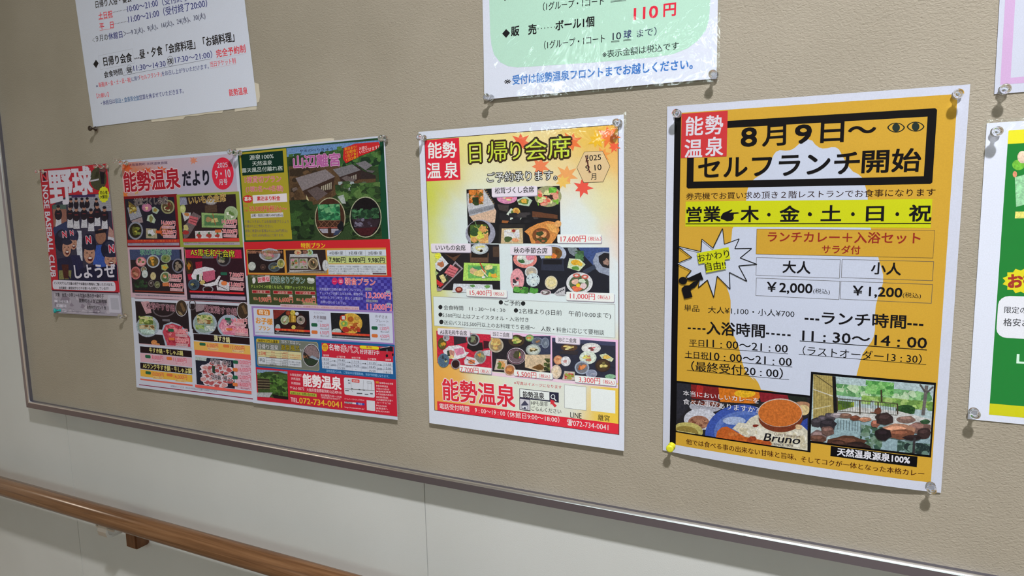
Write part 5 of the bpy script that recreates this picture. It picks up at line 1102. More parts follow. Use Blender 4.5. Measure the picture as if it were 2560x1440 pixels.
p.ell(204, 917, 24, 26, T4); p.t('5,500円以上はフェイスタオル・入浴付き', 230, 922, 1290, 982, 60, T4, .0)
p.ell(216, 1008, 26, 28, T4); p.t('送迎バスは5,500円以上のお料理で５名様～', 246, 1014, 1366, 1082, 62, T4, .0); p.t('人数・料金に応じて要相談', 1442, 1090, 2220, 1140, 68, T4, .0)
p.z = G3
p.part('menu_panel'); p.rect(722, 78, 2118, 648, (222, 176, 208)); p.rect(724, 560, 2118, 660, (222, 190, 208))
p.part('food_photo', photo=True); p.rect(136, 74, 740, 482, (192, 36, 62)); p.poly([(325, 125), (450, 125), (470, 200), (330, 230)], (44, 40, 50)); p.poly([(480, 200), (640, 200), (650, 280), (540, 300), (470, 260)], (30, 26, 30)); p.poly([(650, 180), (730, 190), (730, 260), (650, 270)], (60, 20, 34))
plate(p, 200, 215, 48, 66, (80, 70, 40), (90, 80, 40), [(206, 150, 50), (110, 130, 50)], 7, 110); plate(p, 540, 170, 70, 68, (150, 148, 156), (50, 44, 46), [(120, 130, 100), (90, 80, 70)], 6, 111); plate(p, 245, 150, 36, 36, (180, 180, 190), (150, 150, 160), [(90, 80, 80)], 2, 112)
p.poly([(210, 290), (270, 240), (380, 228), (440, 255), (455, 300), (495, 308), (450, 360), (340, 390), (240, 360)], (212, 210, 220)); p.poly([(330, 270), (430, 258), (445, 320), (360, 345)], (212, 130, 160)); p.poly([(255, 290), (285, 285), (290, 345), (262, 350)], (50, 60, 50)); p.blob(308, 318, 26, 40, (190, 130, 120)); p.blob(300, 360, 30, 22, (226, 190, 130))
plate(p, 218, 395, 64, 76, (84, 112, 138), (76, 100, 124), [(50, 60, 70), (170, 170, 120)], 3, 113); plate(p, 350, 435, 52, 54, (150, 140, 150), (40, 22, 26), [(50, 20, 22)], 2, 114); plate(p, 615, 360, 66, 74, (150, 146, 150), (120, 120, 110), [(206, 140, 60), (150, 150, 110)], 5, 115); p.poly([(440, 400), (470, 350), (560, 370), (610, 430), (560, 450), (450, 440)], (206, 200, 210)); p.blob(520, 410, 40, 20, (210, 120, 80)); p.line(470, 380, 560, 430, .8, (60, 60, 50)); p.poly([(650, 290), (728, 280), (730, 350), (660, 340)], (190, 186, 196))
p.part('food_photo', photo=True); p.rect(738, 112, 1382, 578, (34, 30, 38)); p.poly([(1150, 130), (1382, 130), (1382, 330), (1200, 330)], (50, 56, 82))
plate(p, 790, 230, 82, 80, (176, 166, 150), (150, 130, 100), [(206, 180, 110), (190, 140, 90)], 8, 120); p.scatter((735, 150, 840, 230), 16, 26, [(214, 190, 120), (190, 150, 90)], seed=121); plate(p, 1010, 180, 88, 64, (70, 52, 40), (60, 46, 36), [(200, 190, 110), (120, 150, 70), (214, 170, 110)], 10, 122); plate(p, 1155, 152, 48, 38, (100, 140, 90), (150, 170, 110), [(214, 120, 60), (206, 200, 150)], 4, 123)
plate(p, 1240, 190, 60, 46, (110, 120, 140), (90, 96, 110), [(150, 110, 80)], 4, 124); plate(p, 1325, 205, 44, 60, (120, 130, 150), (100, 110, 128), [(130, 140, 155)], 3, 125); plate(p, 1194, 280, 82, 62, (150, 160, 160), (190, 196, 190), [(90, 80, 50), (206, 190, 150)], 5, 126)
plate(p, 1008, 350, 104, 92, (206, 200, 210), (110, 90, 100), [(190, 70, 90), (200, 190, 90), (70, 70, 50)], 8, 127); p.ring(1008, 350, 98, 86, 10, (90, 50, 70)); p.poly([(1105, 330), (1180, 335), (1380, 330), (1380, 500), (1280, 520), (1105, 470)], (204, 180, 152)); p.blob(1250, 470, 60, 34, (110, 76, 40)); p.scatter((1310, 370, 1378, 510), 18, 24, [(70, 80, 40), (100, 110, 60), (50, 56, 34)], seed=128)
p.poly([(795, 380), (910, 390), (905, 505), (770, 500)], (196, 180, 170)); p.scatter((795, 400, 890, 495), 14, 26, [(190, 90, 50), (206, 150, 90), (90, 110, 50)], seed=129); plate(p, 938, 500, 64, 64, (200, 176, 166), (170, 110, 70), [(206, 140, 80), (150, 80, 50)], 5, 130)
p.part('food_photo', photo=True); p.rect(1398, 148, 2092, 662, (40, 42, 60)); p.rect(1398, 148, 2092, 240, (58, 62, 92)); plate(p, 1585, 255, 92, 42, (80, 56, 44), (90, 66, 50), [(214, 190, 120), (226, 206, 150)], 8, 140); p.poly([(1480, 290), (1690, 290), (1675, 335), (1478, 325)], (50, 44, 50))
plate(p, 1824, 262, 106, 58, (206, 205, 205), (214, 212, 214), [(206, 110, 120), (120, 60, 60)], 3, 141); plate(p, 1790, 366, 94, 70, (200, 210, 200), (206, 214, 205), [(190, 120, 100), (150, 160, 90), (214, 200, 110)], 6, 142); p.poly([(1915, 335), (1985, 320), (2072, 378), (2050, 410), (1950, 390)], (196, 200, 170)); p.blob(1992, 362, 46, 20, (226, 180, 90))
plate(p, 1465, 392, 50, 50, (196, 130, 96), (214, 160, 120), [(206, 130, 90)], 3, 143); plate(p, 1548, 405, 54, 54, (206, 205, 212), (214, 212, 218), [(190, 140, 140)], 3, 144); plate(p, 1725, 475, 80, 72, (150, 160, 180), (110, 110, 120), [(206, 130, 80), (170, 90, 50)], 5, 145); plate(p, 1952, 450, 84, 72, (58, 40, 34), (70, 52, 36), [(206, 190, 120), (110, 100, 60)], 5, 146); plate(p, 1445, 520, 58, 76, (206, 186, 170), (226, 200, 180), [(214, 190, 160)], 3, 147)
p.poly([(1535, 510), (1648, 520), (1650, 610), (1510, 608)], (190, 180, 170)); p.scatter((1535, 530, 1640, 605), 12, 26, [(206, 150, 80), (190, 60, 60), (150, 150, 70)], seed=148); plate(p, 1830, 540, 62, 46, (150, 156, 180), (130, 136, 160), [(160, 160, 180)], 3, 149); p.ell(2035, 572, 60, 26, (130, 170, 140))
def cap(x0, y0, x1, y1, z, c=LIL):
    p.part('photo_caption' if c == LIL else 'price_label')
    p.rrect(x0 + 7, y0 + 8, x1 + 7, y1 + 8, (150, 140, 160), 1.6, z=z); p.rrect(x0, y0, x1, y1, c, 1.6, z=z)
p.part('photo_caption')
cap(822, 818, 1290, 900, G1); p.t('松茸づくし会席', 856, 852, 1258, 836, 70, K, .015, z=G1)
cap(90, 42, 580, 152, G2); p.t('いいもの会席', 150, 92, 516, 96, 76, K, .015, z=G2); cap(1062, 76, 1575, 186, G2); p.t('秋の季節会席', 1108, 126, 1522, 132, 78, K, .015, z=G2)
cap(150, 42, 505, 138, G3); p.t('A5黒毛和牛会席', 178, 85, 472, 100, 56, K, .01); cap(730, 68, 968, 158, G3); p.t('55ミニ会席', 756, 104, 935, 120, 52, K, .01); cap(1435, 130, 1700, 222, G3); p.t('33ミニ会席', 1466, 166, 1664, 182, 54, K, .01)
p.part('price_label')
for (x0, y0, x1, y1, z_, s_, a0, b0, a1, b1, h_, c0, d0, c1, d1) in [
    (1497, 1300, 1950, 1388, G1, '17,600円', 1532, 1346, 1790, 1342, 76, 1815, 1345, 1948, 1345),
    (526, 596, 1026, 708, G2, '15,400円', 570, 644, 835, 650, 80, 862, 660, 992, 663),
    (1753, 634, 2342, 764, G2, '11,000円', 1800, 684, 2106, 696, 88, 2142, 702, 2292, 708),
    (392, 444, 740, 546, G3, '7,700円', 402, 488, 598, 506, 72, 622, 510, 730, 520),
    (985, 494, 1405, 604, G3, '5,500円', 1016, 540, 1228, 558, 74, 1258, 562, 1378, 574),
    (1648, 556, 2096, 676, G3, '3,300円', 1692, 598, 1924, 620, 76, 1956, 626, 2082, 640)]:
    cap(x0, y0, x1, y1, z_, (216, 218, 228)); p.t(s_, a0, b0, a1, b1, h_, (196, 54, 66), .008, z=z_); p.t('（税込）', c0, d0, c1, d1, h_ * .6, (196, 54, 66), .01, z=z_)
p.part('footer_panel'); p.rect(145, 840, 2124, 1203, (206, 38, 58))
p.t('※写真はイメージになります', 984, 640, 1504, 690, 40, (186, 60, 72), .01)
p.t('能勢温泉', 205, 712, 992, 792, 250, (204, 36, 56), .025, out=(228, 206, 214), ow=.03)
p.part('search_box', 'search box with magnifying glass'); p.rect(1042, 702, 1472, 858, (34, 34, 56)); p.rect(1048, 708, 1370, 832, (214, 218, 228)); p.rect(1042, 806, 1162, 950, (34, 34, 56)); p.rect(1048, 814, 1156, 942, (190, 186, 196))
p.t('能勢温泉', 1080, 766, 1312, 786, 74, K, .02); p.ring(1408, 792, 24, 26, 7, (214, 216, 226)); p.line(1422, 812, 1444, 838, 1.4, (214, 216, 226))
p.poly([(1058, 885), (1102, 832), (1145, 885)], (60, 60, 84)); p.rect(1068, 884, 1136, 930, (200, 200, 210)); p.box(1068, 884, 1136, 930, .6, (50, 50, 74)); p.rect(1092, 902, 1112, 930, (60, 60, 84))
p.poly([(1380, 820), (1432, 842), (1418, 858), (1452, 890), (1428, 908), (1396, 870), (1384, 880)], (196, 46, 60))
p.t('HPも是非', 1170, 858, 1352, 874, 56, K, .005); p.t('ごらんください', 1172, 918, 1498, 956, 54, K, .005)
p.part('code_label'); p.rect(1532, 660, 1772, 944, (214, 218, 226)); p.box(1532, 660, 1772, 944, .4, (120, 120, 130)); p.rect(1822, 698, 2088, 976, (212, 216, 224)); p.t('LINE', 1598, 986, 1720, 1000, 84, K, .005); p.t('離宮', 1900, 1016, 2026, 1032, 72, K, .005)
p.part('footer_lettering')
FW_ = (230, 216, 222)
p.t('電話受付時間', 172, 892, 494, 928, 64, FW_, .01); p.t('9：00～19：00', 556, 936, 886, 976, 68, FW_, .0); p.t('（休館日9:00～18:00）', 914, 982, 1478, 1046, 68, FW_, .005); p.t('☎', 1562, 1066, 1622, 1074, 66, FW_, .02); p.t('072-734-0041', 1628, 1078, 2012, 1126, 80, FW_, .0)

# ---- orange self-service lunch poster
D = Z(1640, 200, 3.4286); E_ = Z(2020, 200, 3.4286); H4 = Z(1640, 560, 3.6); H5 = Z(1980, 540, 3.4296); H6 = Z(1640, 920, 4.5); H7 = Z(1980, 900, 3.789)
p = Poster('lunch_poster', 'large orange lunch poster with black title frame and two photographs',
           [D(97, 228), E_(1390, 38), H7(1410, 1256), H6(78, 922)], 214, D, bow=lambda u, v: 0.0006 + 0.0075 * (4 * u * (1 - u)) ** .8 * v ** 3 + 0.002 * math.sin(math.pi * v) * (1 - u) * u); POSTERS.append(p)
OR = (210, 164, 58); WH = (200, 206, 226)
p.part('orange_panel'); p.rect(203, 283, 1315, 1160, OR, z=D, z1=H7)
p.part('black_bar'); p.rect(160, 312, 222, 855, (16, 14, 18), z=D, z1=H6)
p.part('white_silhouette', 'white wavy silhouette shape')
sil = [(D, [(1010, 640), (1030, 615), (1060, 602), (1110, 606), (1150, 603), (1185, 585), (1225, 550), (1262, 520), (1300, 508), (1340, 520)]),
       (E_, [(60, 552), (95, 578), (125, 588), (165, 586), (200, 575), (235, 576), (265, 594), (290, 640), (322, 700), (350, 745), (385, 785), (430, 806), (468, 840), (488, 900), (505, 960), (512, 1015), (520, 1200)]),
       (H5, [(742, 362), (752, 400), (768, 450), (782, 505), (780, 575), (760, 640), (735, 700), (718, 770), (711, 850), (711, 980), (700, 1035), (680, 1080), (640, 1130), (606, 1180), (584, 1250), (565, 1320), (548, 1385)]),
       (H6, [(1740, 322), (1180, 242)]), (H6, [(1172, 215), (1150, 165), (1118, 122), (1075, 92)]),
       (H4, [(890, 1410), (830, 1358), (798, 1305), (775, 1240), (758, 1160), (742, 1095), (718, 1040), (690, 985), (668, 915), (664, 860), (672, 760), (672, 690), (662, 640), (645, 590), (625, 540), (660, 300), (680, 120), (688, 40)]),
       (D, [(650, 1310), (660, 1268), (770, 1060), (780, 960), (792, 915), (812, 878), (850, 842), (900, 812), (942, 775), (970, 738), (986, 690)])]
p.poly([(x, y, zz) for zz, l_ in sil for (x, y) in l_], WH)
p.part('title_frame', 'black rounded frame round the title')
u0, v0 = p.P(272, 372, D); u1, v1 = p.P(1070, 890, E_); u1 = (u1 + p.P(1102, 242, E_)[0]) / 2
pw_, ph_ = p.size(); tk = .0078
for (a_, b_, c_, d_) in ((u0 + .006, v0, u1 - .006, v0 + tk / ph_), (u0 + .006, v1 - tk / ph_, u1 - .006, v1), (u0, v0 + .004, u0 + tk / pw_, v1 - .004), (u1 - tk / pw_, v0 + .004, u1, v1 - .004)): p.rect_uv(a_, b_, c_, d_, (20, 17, 18))
for (a_, b_, sx_, sy_) in ((u0, v1, 1, -1), (u1, v1, -1, -1), (u1, v0, -1, 1)): p.poly_uv([(a_, b_ + sy_ * .004), (a_ + sx_ * .006, b_), (a_ + sx_ * .02, b_ + sy_ * .012), (a_ + sx_ * .012, b_ + sy_ * .015)], (20, 17, 18))
p.part('logo_square', 'red square with white lettering'); p.rect(220, 290, 606, 655, (206, 58, 62))
for s_, x, y in [('能', 256, 398), ('勢', 426, 388), ('温', 248, 590), ('泉', 428, 574)]: p.t(s_, x, y, x + 148, y - 5, 172, (222, 214, 226), .022)
p.part('title_lettering'); TB = (20, 16, 18)
p.t('8', 732, 486, 862, 478, 222, TB, .03); p.t('月', 914, 476, 1112, 462, 205, TB, .024); p.t('9', 1196, 462, 1332, 450, 222, TB, .03); p.t('日', 112, 442, 306, 432, 215, TB, .026, z=E_); p.t('～', 348, 430, 580, 424, 205, TB, .026, z=E_)
for x, y in ((755, 408), (922, 400)):
    a_ = []
    for k in range(20):
        t_ = 2 * math.pi * k / 20; cx_ = math.cos(t_); a_.append((x + 76 * cx_, y + 43 * math.sin(t_) * abs(math.sin(t_)) ** .35))
    p.poly(a_, (40, 42, 34), z=E_); p.poly([(x + (q[0] - x) * .84, y + (q[1] - y) * .82) for q in a_], OR, z=E_); p.ell(x, y, 33, 36, (42, 52, 46), z=E_)
p.t('セルフランチ', 366, 755, 440, 706, 212, TB, .024, z1=E_); p.t('開', 466, 700, 690, 694, 212, TB, .026, z=E_); p.t('始', 722, 692, 966, 686, 212, TB, .026, z=E_)
p.t('券売機でお買い求め頂き２階レストランでお食事になります', 260, 997, 1092, 962, 69, (48, 24, 20), .005, z1=E_)
p.part('yellow_band'); p.rect(255, 1042, 1050, 1268, (204, 208, 28), z1=E_)
p.part('band_lettering'); p.t('営業', 265, 1155, 552, 1148, 140, K, .03)
p.poly([(556, 1170), (575, 1140), (620, 1122), (650, 1108), (656, 1116), (630, 1136), (700, 1134), (718, 1140), (700, 1146), (668, 1150), (665, 1165), (668, 1185), (655, 1205), (610, 1212), (585, 1200), (556, 1190)], K)
p.t('木', 728, 1150, 880, 1148, 148, K, .03); p.ell(968, 1154, 15, 16, K); p.t('金', 1062, 1150, 1228, 1148, 148, K, .03); p.ell(1322, 1152, 15, 16, K)
for x in (15, 385, 765): p.ell(x, 1150, 16, 17, K, z=E_)
p.t('土', 112, 1146, 282, 1144, 150, K, .03, z=E_); p.t('日', 500, 1144, 648, 1142, 148, K, .03, z=E_); p.t('祝', 868, 1142, 1056, 1140, 152, K, .03, z=E_)
p.line(255, 1233, 1053, 1230, .9, (40, 40, 20), z1=E_)
p.part('price_table')
p.rect(640, 1280, 615, 1270, WH, z=D) if False else None
p.rect(906, 44, 1210, 362, (120, 96, 60), z=H4, z1=H5); p.rect(910, 48, 1206, 358, (206, 160, 56), z=H4, z1=H5)
for (x0, y0, z0, x1, y1, z1_) in [(903, 300, H4, 408, 535, H5), (428, 370, H5, 1206, 556, H5), (902, 484, H4, 405, 718, H5), (418, 556, H5, 1196, 750, H5)]: p.box(x0, y0, x1, y1, .45, (96, 92, 90), z=z0, z1=z1_)
RD = (150, 44, 36)
p.t('ランチカレー＋入浴セット', 1008, 114, 1100, 190, 106, RD, .022, z=H4, z1=H5); p.t('サラダ付', 258, 284, 584, 292, 78, RD, .02, z=H5)
p.t('大人', 1142, 385, 1390, 394, 118, K, .024, z=H4); p.t('小人', 680, 446, 934, 456, 112, K, .024, z=H5)
p.t('￥2,000', 1000, 562, 1406, 578, 118, K, .024, z=H4); p.t('(税込)', 182, 640, 325, 650, 46, (50, 50, 56), z=H5); p.t('￥1,200', 522, 636, 944, 654, 112, K, .024, z=H5); p.t('(税込)', 950, 674, 1106, 684, 46, (50, 40, 36), z=H5)
p.part('hours_lettering')
p.t('単品', 254, 754, 390, 762, 66, K, .006, z=H4); p.t('大人¥1,100・小人¥700', 470, 770, 1246, 810, 70, K, .0, z=H4)
for k in range(4): p.line(286 + 44 * k, 938 + 2 * k, 314 + 44 * k, 939 + 2 * k, 2.0, K, z=H4)
for k in range(5): p.line(990 + 48 * k, 984 + 4 * k, 1020 + 48 * k, 986 + 4 * k, 2.0, K, z=H4)
p.t('入浴時間', 458, 934, 978, 964, 128, K, .026, z=H4)
p.t('平日', 300, 1066, 434, 1074, 66, K, .01, z=H4); p.t('11：00～21：00', 456, 1068, 1186, 1120, 100, K, .012, z=H4); p.line(298, 1098, 1188, 1168, .5, K, z=H4)
p.t('土日祝', 262, 1172, 470, 1186, 70, K, .01, z=H4); p.t('10：00～21：00', 486, 1184, 1222, 1240, 102, K, .012, z=H4); p.line(258, 1200, 1226, 1286, .5, K, z=H4)
p.t('（最終受付20：00）', 318, 1276, 1142, 1346, 98, K, .014, z=H4); p.line(278, 1315, 1198, 1400, .5, K, z=H4)
for k in range(3): p.line(108 + 46 * k, 880 + 3 * k, 142 + 46 * k, 882 + 3 * k, 2.2, K, z=H5); p.line(988 + 50 * k, 926 + 3 * k, 1026 + 50 * k, 928 + 3 * k, 2.2, K, z=H5)
p.t('ランチ時間', 258, 872, 976, 908, 124, K, .026, z=H5)
p.t('11：30～14：00', 90, 1020, 1156, 1086, 126, K, .018, z=H5); p.line(66, 1070, 1156, 1148, .8, K, z=H5)
p.t('（ラストオーダー13：30）', 92, 1152, 1112, 1228, 88, K, .004, z=H5); p.line(58, 1184, 1150, 1273, .5, K, z=H5)
p.part('starburst', 'white spiky burst with black outline')
st = [(600, 40), (615, 183), (750, 133), (710, 222), (862, 220), (758, 305), (910, 362), (745, 376), (820, 515), (662, 435), (668, 585), (552, 468), (522, 660), (465, 502), (384, 572), (392, 505), (330, 505), (270, 478), (320, 420), (190, 355), (325, 300), (195, 198), (408, 248), (415, 135), (515, 216)]
p.poly(st, WH, z=H4)
for k in range(len(st)): p.line(*st[k], *st[(k + 1) % len(st)], .9, K, z=H4)
p.poly([(370, 262), (655, 207), (672, 312), (388, 358)], (204, 208, 28), z=H4); p.poly([(440, 352), (620, 318), (635, 402), (455, 438)], (204, 208, 28), z=H4)
p.t('おかわり', 380, 308, 660, 262, 80, K, .006, z=H4); p.t('自由!!', 448, 384, 630, 364, 80, K, .006, z=H4)
p.part('megaphone_figure', 'black pictogram of a figure with a megaphone')
p.ell(245, 508, 38, 34, K, z=H4); p.poly([(278, 490), (405, 432), (430, 500), (318, 510), (280, 500)], K, z=H4); p.poly([(232, 580), (260, 552), (300, 550), (345, 515), (390, 505), (380, 535), (350, 570), (320, 585), (315, 602), (332, 655), (258, 672)], K, z=H4)
# curry photograph
p.z = H6
p.part('photo_frame', 'black frame'); p.rect(200, 138, 1738, 948, (14, 13, 16)); 
p.part('curry_photo', photo=True); p.rect(235, 163, 1705, 925, (40, 38, 44))
p.clip = p.uvbox(235, 163, 1705, 925)
p.poly([(235, 163), (390, 185), (390, 400), (320, 500), (235, 590)], (46, 46, 56)); p.poly([(395, 180), (710, 215), (705, 370), (400, 340)], (132, 34, 36)); p.poly([(460, 190), (530, 200), (520, 330), (450, 330)], (176, 42, 40))
p.poly([(705, 215), (1165, 260), (1170, 330), (1120, 400), (720, 380)], (216, 120, 34)); p.ell(1000, 285, 120, 46, (232, 180, 40)); p.poly([(1160, 262), (1480, 300), (1500, 370), (1180, 380)], (140, 34, 46)); p.poly([(1480, 300), (1705, 325), (1705, 400), (1520, 380)], (34, 40, 34))
p.ell(560, 430, 190, 70, (176, 176, 190)); p.scatter((400, 350, 720, 440), 24, 34, [(120, 60, 46), (90, 40, 36), (150, 80, 56)], seed=150)
p.ell(500, 575, 190, 120, (206, 208, 222), n=30); p.ell(480, 610, 120, 76, (160, 110, 90), n=26); p.scatter((390, 560, 570, 660), 40, 20, [(190, 140, 110), (130, 80, 60), (170, 120, 96)], seed=151)
p.ell(340, 720, 190, 112, (196, 184, 110), n=30); p.ell(320, 740, 160, 90, (150, 130, 64), n=26); p.scatter((240, 700, 440, 740), 22, 34, [(206, 200, 130), (222, 214, 150)], seed=152)
p.ell(960, 770, 430, 360, (62, 88, 176), n=44, a0=.1); p.ell(1000, 720, 360, 240, (96, 122, 196), n=40); p.ell(1020, 760, 330, 240, (74, 104, 184), n=40); p.ell(880, 590, 130, 46, (170, 186, 222), n=24, a0=.3); p.poly([(1600, 620), (1705, 560), (1705, 700), (1640, 660)], (52, 72, 160))
p.poly([(860, 680), (930, 610), (1010, 620), (1060, 560), (1140, 520), (1200, 600), (1400, 680), (1640, 640), (1705, 700), (1705, 925), (1250, 900), (1000, 760)], (214, 208, 190)); p.scatter((940, 620, 1690, 900), 70, 44, [(222, 216, 200), (206, 196, 170), (230, 226, 214)], seed=153)
p.poly([(675, 780), (690, 710), (740, 665), (800, 655), (900, 710), (1000, 770), (1100, 790), (1230, 815), (1310, 850), (1290, 885), (900, 830)], (196, 98, 40)); p.blob(1080, 800, 60, 30, (160, 70, 36)); p.blob(1230, 840, 60, 28, (176, 84, 40)); p.blob(1120, 645, 34, 18, (130, 46, 34)); p.blob(880, 740, 60, 24, (206, 116, 56))
p.ell(1640, 430, 110, 56, (176, 130, 100)); p.ell(1660, 470, 70, 60, (214, 190, 140)); p.ell(1400, 560, 252, 158, (120, 56, 34), n=36); p.ell(1394, 500, 256, 160, (206, 190, 180), n=40); p.ell(1394, 503, 248, 152, (204, 112, 48), n=40); p.blob(1600, 660, 40, 26, (222, 190, 150))
p.clip = None
p.part('photo_lettering')
p.t('本当においしいカレーを', 308, 276, 1160, 366, 66, (226, 222, 230), .008); p.t('食べた事がありますか？', 308, 372, 1155, 470, 72, (226, 222, 230), .008)
p.t('Curry Restaurant', 1330, 735, 1628, 764, 46, (120, 100, 84), .005); p.t('Bruno', 1225, 766, 1628, 806, 128, (24, 22, 30), .016, sh=.28); p.t('SINCE 1979', 1325, 848, 1540, 870, 38, (90, 80, 80), .005)
p.part('caption_lettering'); p.t('他では食べる事の出来ない甘味と旨味、', 340, 824, 1580, 1004, 72, (70, 24, 14), .012); p.t('そしてコクが一体となった本格カレー', 85, 936, 1252, 1078, 62, (70, 24, 14), .012, z=H7)
# hot spring photograph
p.z = H7
p.part('photo_frame', 'black frame'); p.rect(180, 110, 1316, 922, (14, 13, 16))
p.part('bath_photo', photo=True); x0_, y0_, x1_, y1_ = 202, 134, 1300, 900
p.rect(x0_, y0_, x1_, y1_, (180, 200, 206)); p.clip = p.uvbox(x0_, y0_, x1_, y1_)
p.scatter((410, 220, 1330, 420), 110, 46, [(120, 176, 120), (96, 150, 96), (150, 200, 140), (190, 216, 180)], seed=160); p.scatter((700, 190, 960, 340), 60, 40, [(110, 180, 96), (80, 150, 76), (140, 200, 120)], seed=161); p.scatter((660, 330, 1330, 480), 90, 40, [(140, 180, 90), (110, 150, 76), (170, 200, 120)], seed=162); p.line(845, 280, 850, 400, 1.6, (70, 60, 44))
p.scatter((420, 380, 585, 490), 40, 34, [(150, 170, 40), (100, 130, 40), (70, 100, 40)], seed=163); p.ell(1075, 470, 92, 48, (40, 76, 40)); p.scatter((990, 430, 1160, 510), 40, 26, [(36, 70, 38), (52, 92, 48)], seed=164)
p.poly([(585, 440), (1000, 480), (1320, 560), (1320, 640), (900, 600), (420, 500), (440, 480)], (206, 206, 206))
for k in range(24): p.line(430 + 24 * k, 350 + 3 * k, 432 + 24 * k, 488 + 1.5 * k, .35, (90, 96, 86))
for x, h_ in ((428, 130), (642, 140), (815, 100), (998, 100)): p.line(x, 350 + (x - 428) * .11, x + 2, 350 + (x - 428) * .11 + h_, 1.3, (74, 60, 48))
p.line(425, 362, 1000, 410, .7, (90, 84, 70)); p.line(425, 480, 1000, 520, .7, (90, 84, 70))
p.poly([(200, 130), (390, 150), (412, 490), (200, 600)], (176, 158, 96))
for k in range(9): p.line(215 + 22 * k, 135, 213 + 22 * k, 590 - 10 * k, .35, (140, 122, 66))
p.line(200, 275, 400, 345, 1.2, (206, 200, 180)); p.line(195, 465, 370, 430, 1.2, (206, 196, 160)); p.line(220, 140, 400, 265, .6, (60, 50, 40)); p.line(398, 150, 412, 495, 3.4, (24, 22, 26))
p.poly([(400, 560), (800, 590), (1000, 640), (1310, 700), (1300, 900), (700, 900), (360, 740)], (150, 176, 186)); p.scatter((650, 610, 850, 850), 50, 34, [(90, 120, 96), (60, 90, 76), (120, 146, 130)], seed=165); p.scatter((1000, 760, 1300, 900), 50, 36, [(60, 84, 76), (40, 54, 54), (110, 140, 130)], seed=166)
for k in range(9): p.line(436 + 27 * k, 560 + 3 * k, 434 + 27 * k, 655 + 3 * k, .5, (70, 84, 84))
R3 = random.Random(6)
for (x, y, rx, ry, c) in [(235, 590, 60, 46, (60, 56, 62)), (300, 560, 60, 40, (80, 74, 82)), (360, 540, 60, 44, (74, 68, 76)), (430, 520, 60, 24, (150, 140, 146)), (510, 525, 60, 26, (120, 92, 80)), (600, 545, 50, 26, (110, 66, 52)), (690, 560, 60, 22, (170, 120, 96)), (340, 610, 80, 56, (46, 42, 48)), (250, 720, 90, 60, (120, 100, 100)), (245, 745, 80, 40, (96, 66, 56)), (340, 670, 66, 46, (110, 84, 78)), (790, 600, 40, 36, (150, 96, 80)), (880, 555, 90, 60, (58, 44, 44)), (1080, 560, 90, 34, (130, 104, 96)), (1200, 640, 110, 60, (120, 90, 84)), (1000, 660, 160, 56, (176, 128, 104)), (1030, 700, 140, 46, (120, 76, 58)), (860, 700, 80, 60, (36, 28, 32)), (1250, 690, 70, 50, (60, 44, 44)), (520, 780, 180, 66, (86, 56, 44)), (600, 830, 140, 56, (46, 32, 30)), (440, 800, 90, 50, (70, 46, 38)), (1262, 580, 50, 22, (50, 80, 54)), (1140, 730, 90, 28, (44, 32, 34))]:
    p.blob(x, y, rx, ry, c, n=13, j=.14, R=R3); p.blob(x - rx * .1, y - ry * .35, rx * .6, ry * .35, tuple(min(255, int(v * 1.35)) for v in c), n=9, j=.2, R=R3)
p.line(1275, 240, 1240, 520, 3, (110, 104, 104)); p.line(1212, 225, 1262, 300, 1.6, (90, 86, 86)); p.line(1340, 250, 1272, 310, 1.6, (90, 86, 86)); p.line(1160, 730, 1150, 880, 2, (60, 56, 60)); p.blob(820, 480, 34, 30, (110, 66, 52)); p.line(740, 488, 800, 496, .8, (110, 66, 52))
p.clip = None
p.part('caption_panel', 'black caption label'); p.rect(368, 812, 1182, 1014, (14, 13, 16)); p.t('天然温泉源泉100%', 430, 866, 1116, 948, 80, (222, 220, 230), .035)

# ---- right-hand edge: pink bordered sheet above, green sheet below
I1 = Z(2400, 0, 2.571); I2 = Z(2380, 540, 2.571)
a_ = at(*I1(220, 605), -0.001); top_ = at(*I1(255, 0), -0.001)
p = Poster('pink_bordered_notice', 'white notice with a pink border at the upper right edge',
           [('w', a_[0] - .002, a_[1] + .42), ('w', a_[0] + .295, a_[1] + .42), ('w', a_[0] + .297, a_[1] - .001), ('w', a_[0], a_[1])], 208, I1); POSTERS.append(p)
p.part('border_panel', 'pink border')
u0, v1 = p.P(258, 545); ub = p.P(325, 500)
w_, h_ = p.size()
bu, bv = ub[0] - u0, v1 - ub[1]
for q in ((u0, u0 * w_ / h_, u0 + bu, v1), (u0 + bu, v1 - bv, 1 - u0, v1), (1 - u0 - bu, u0 * w_ / h_, 1 - u0, v1 - bv), (u0 + bu, u0 * w_ / h_, 1 - u0 - bu, u0 * w_ / h_ + bv)): p.rect_uv(*q, (208, 172, 214))
a_ = at(*I2(100, 1305), -0.001); top_ = at(*I1(172, 792), -0.001)
p = Poster('green_offer_poster', 'laminated green poster with yellow badge and base strip at the right edge',
           [('w', top_[0], top_[1]), ('w', top_[0] + .42, top_[1] + .003), ('w', a_[0] + .42, a_[1] + .002), ('w', a_[0], a_[1])], 206, I2, film=True); POSTERS.append(p)
p.part('green_panel'); u0 = (p.P(312, 925, I1)[0] + p.P(232, 1270, I2)[0]) / 2; v0 = p.P(318, 838, I1)[1]; v1 = p.P(232, 1275, I2)[1]
p.rect_uv(u0, v0, 1 - u0, v1, (24, 116, 46)); va = p.P(318, 925, I1)[1]; vb = p.P(232, 1203, I2)[1]
p.rect_uv(u0, v0, 1 - u0, va, (214, 206, 40)); p.rect_uv(u0, vb, 1 - u0, v1, (190, 186, 20))
p.part('illustration', photo=True)
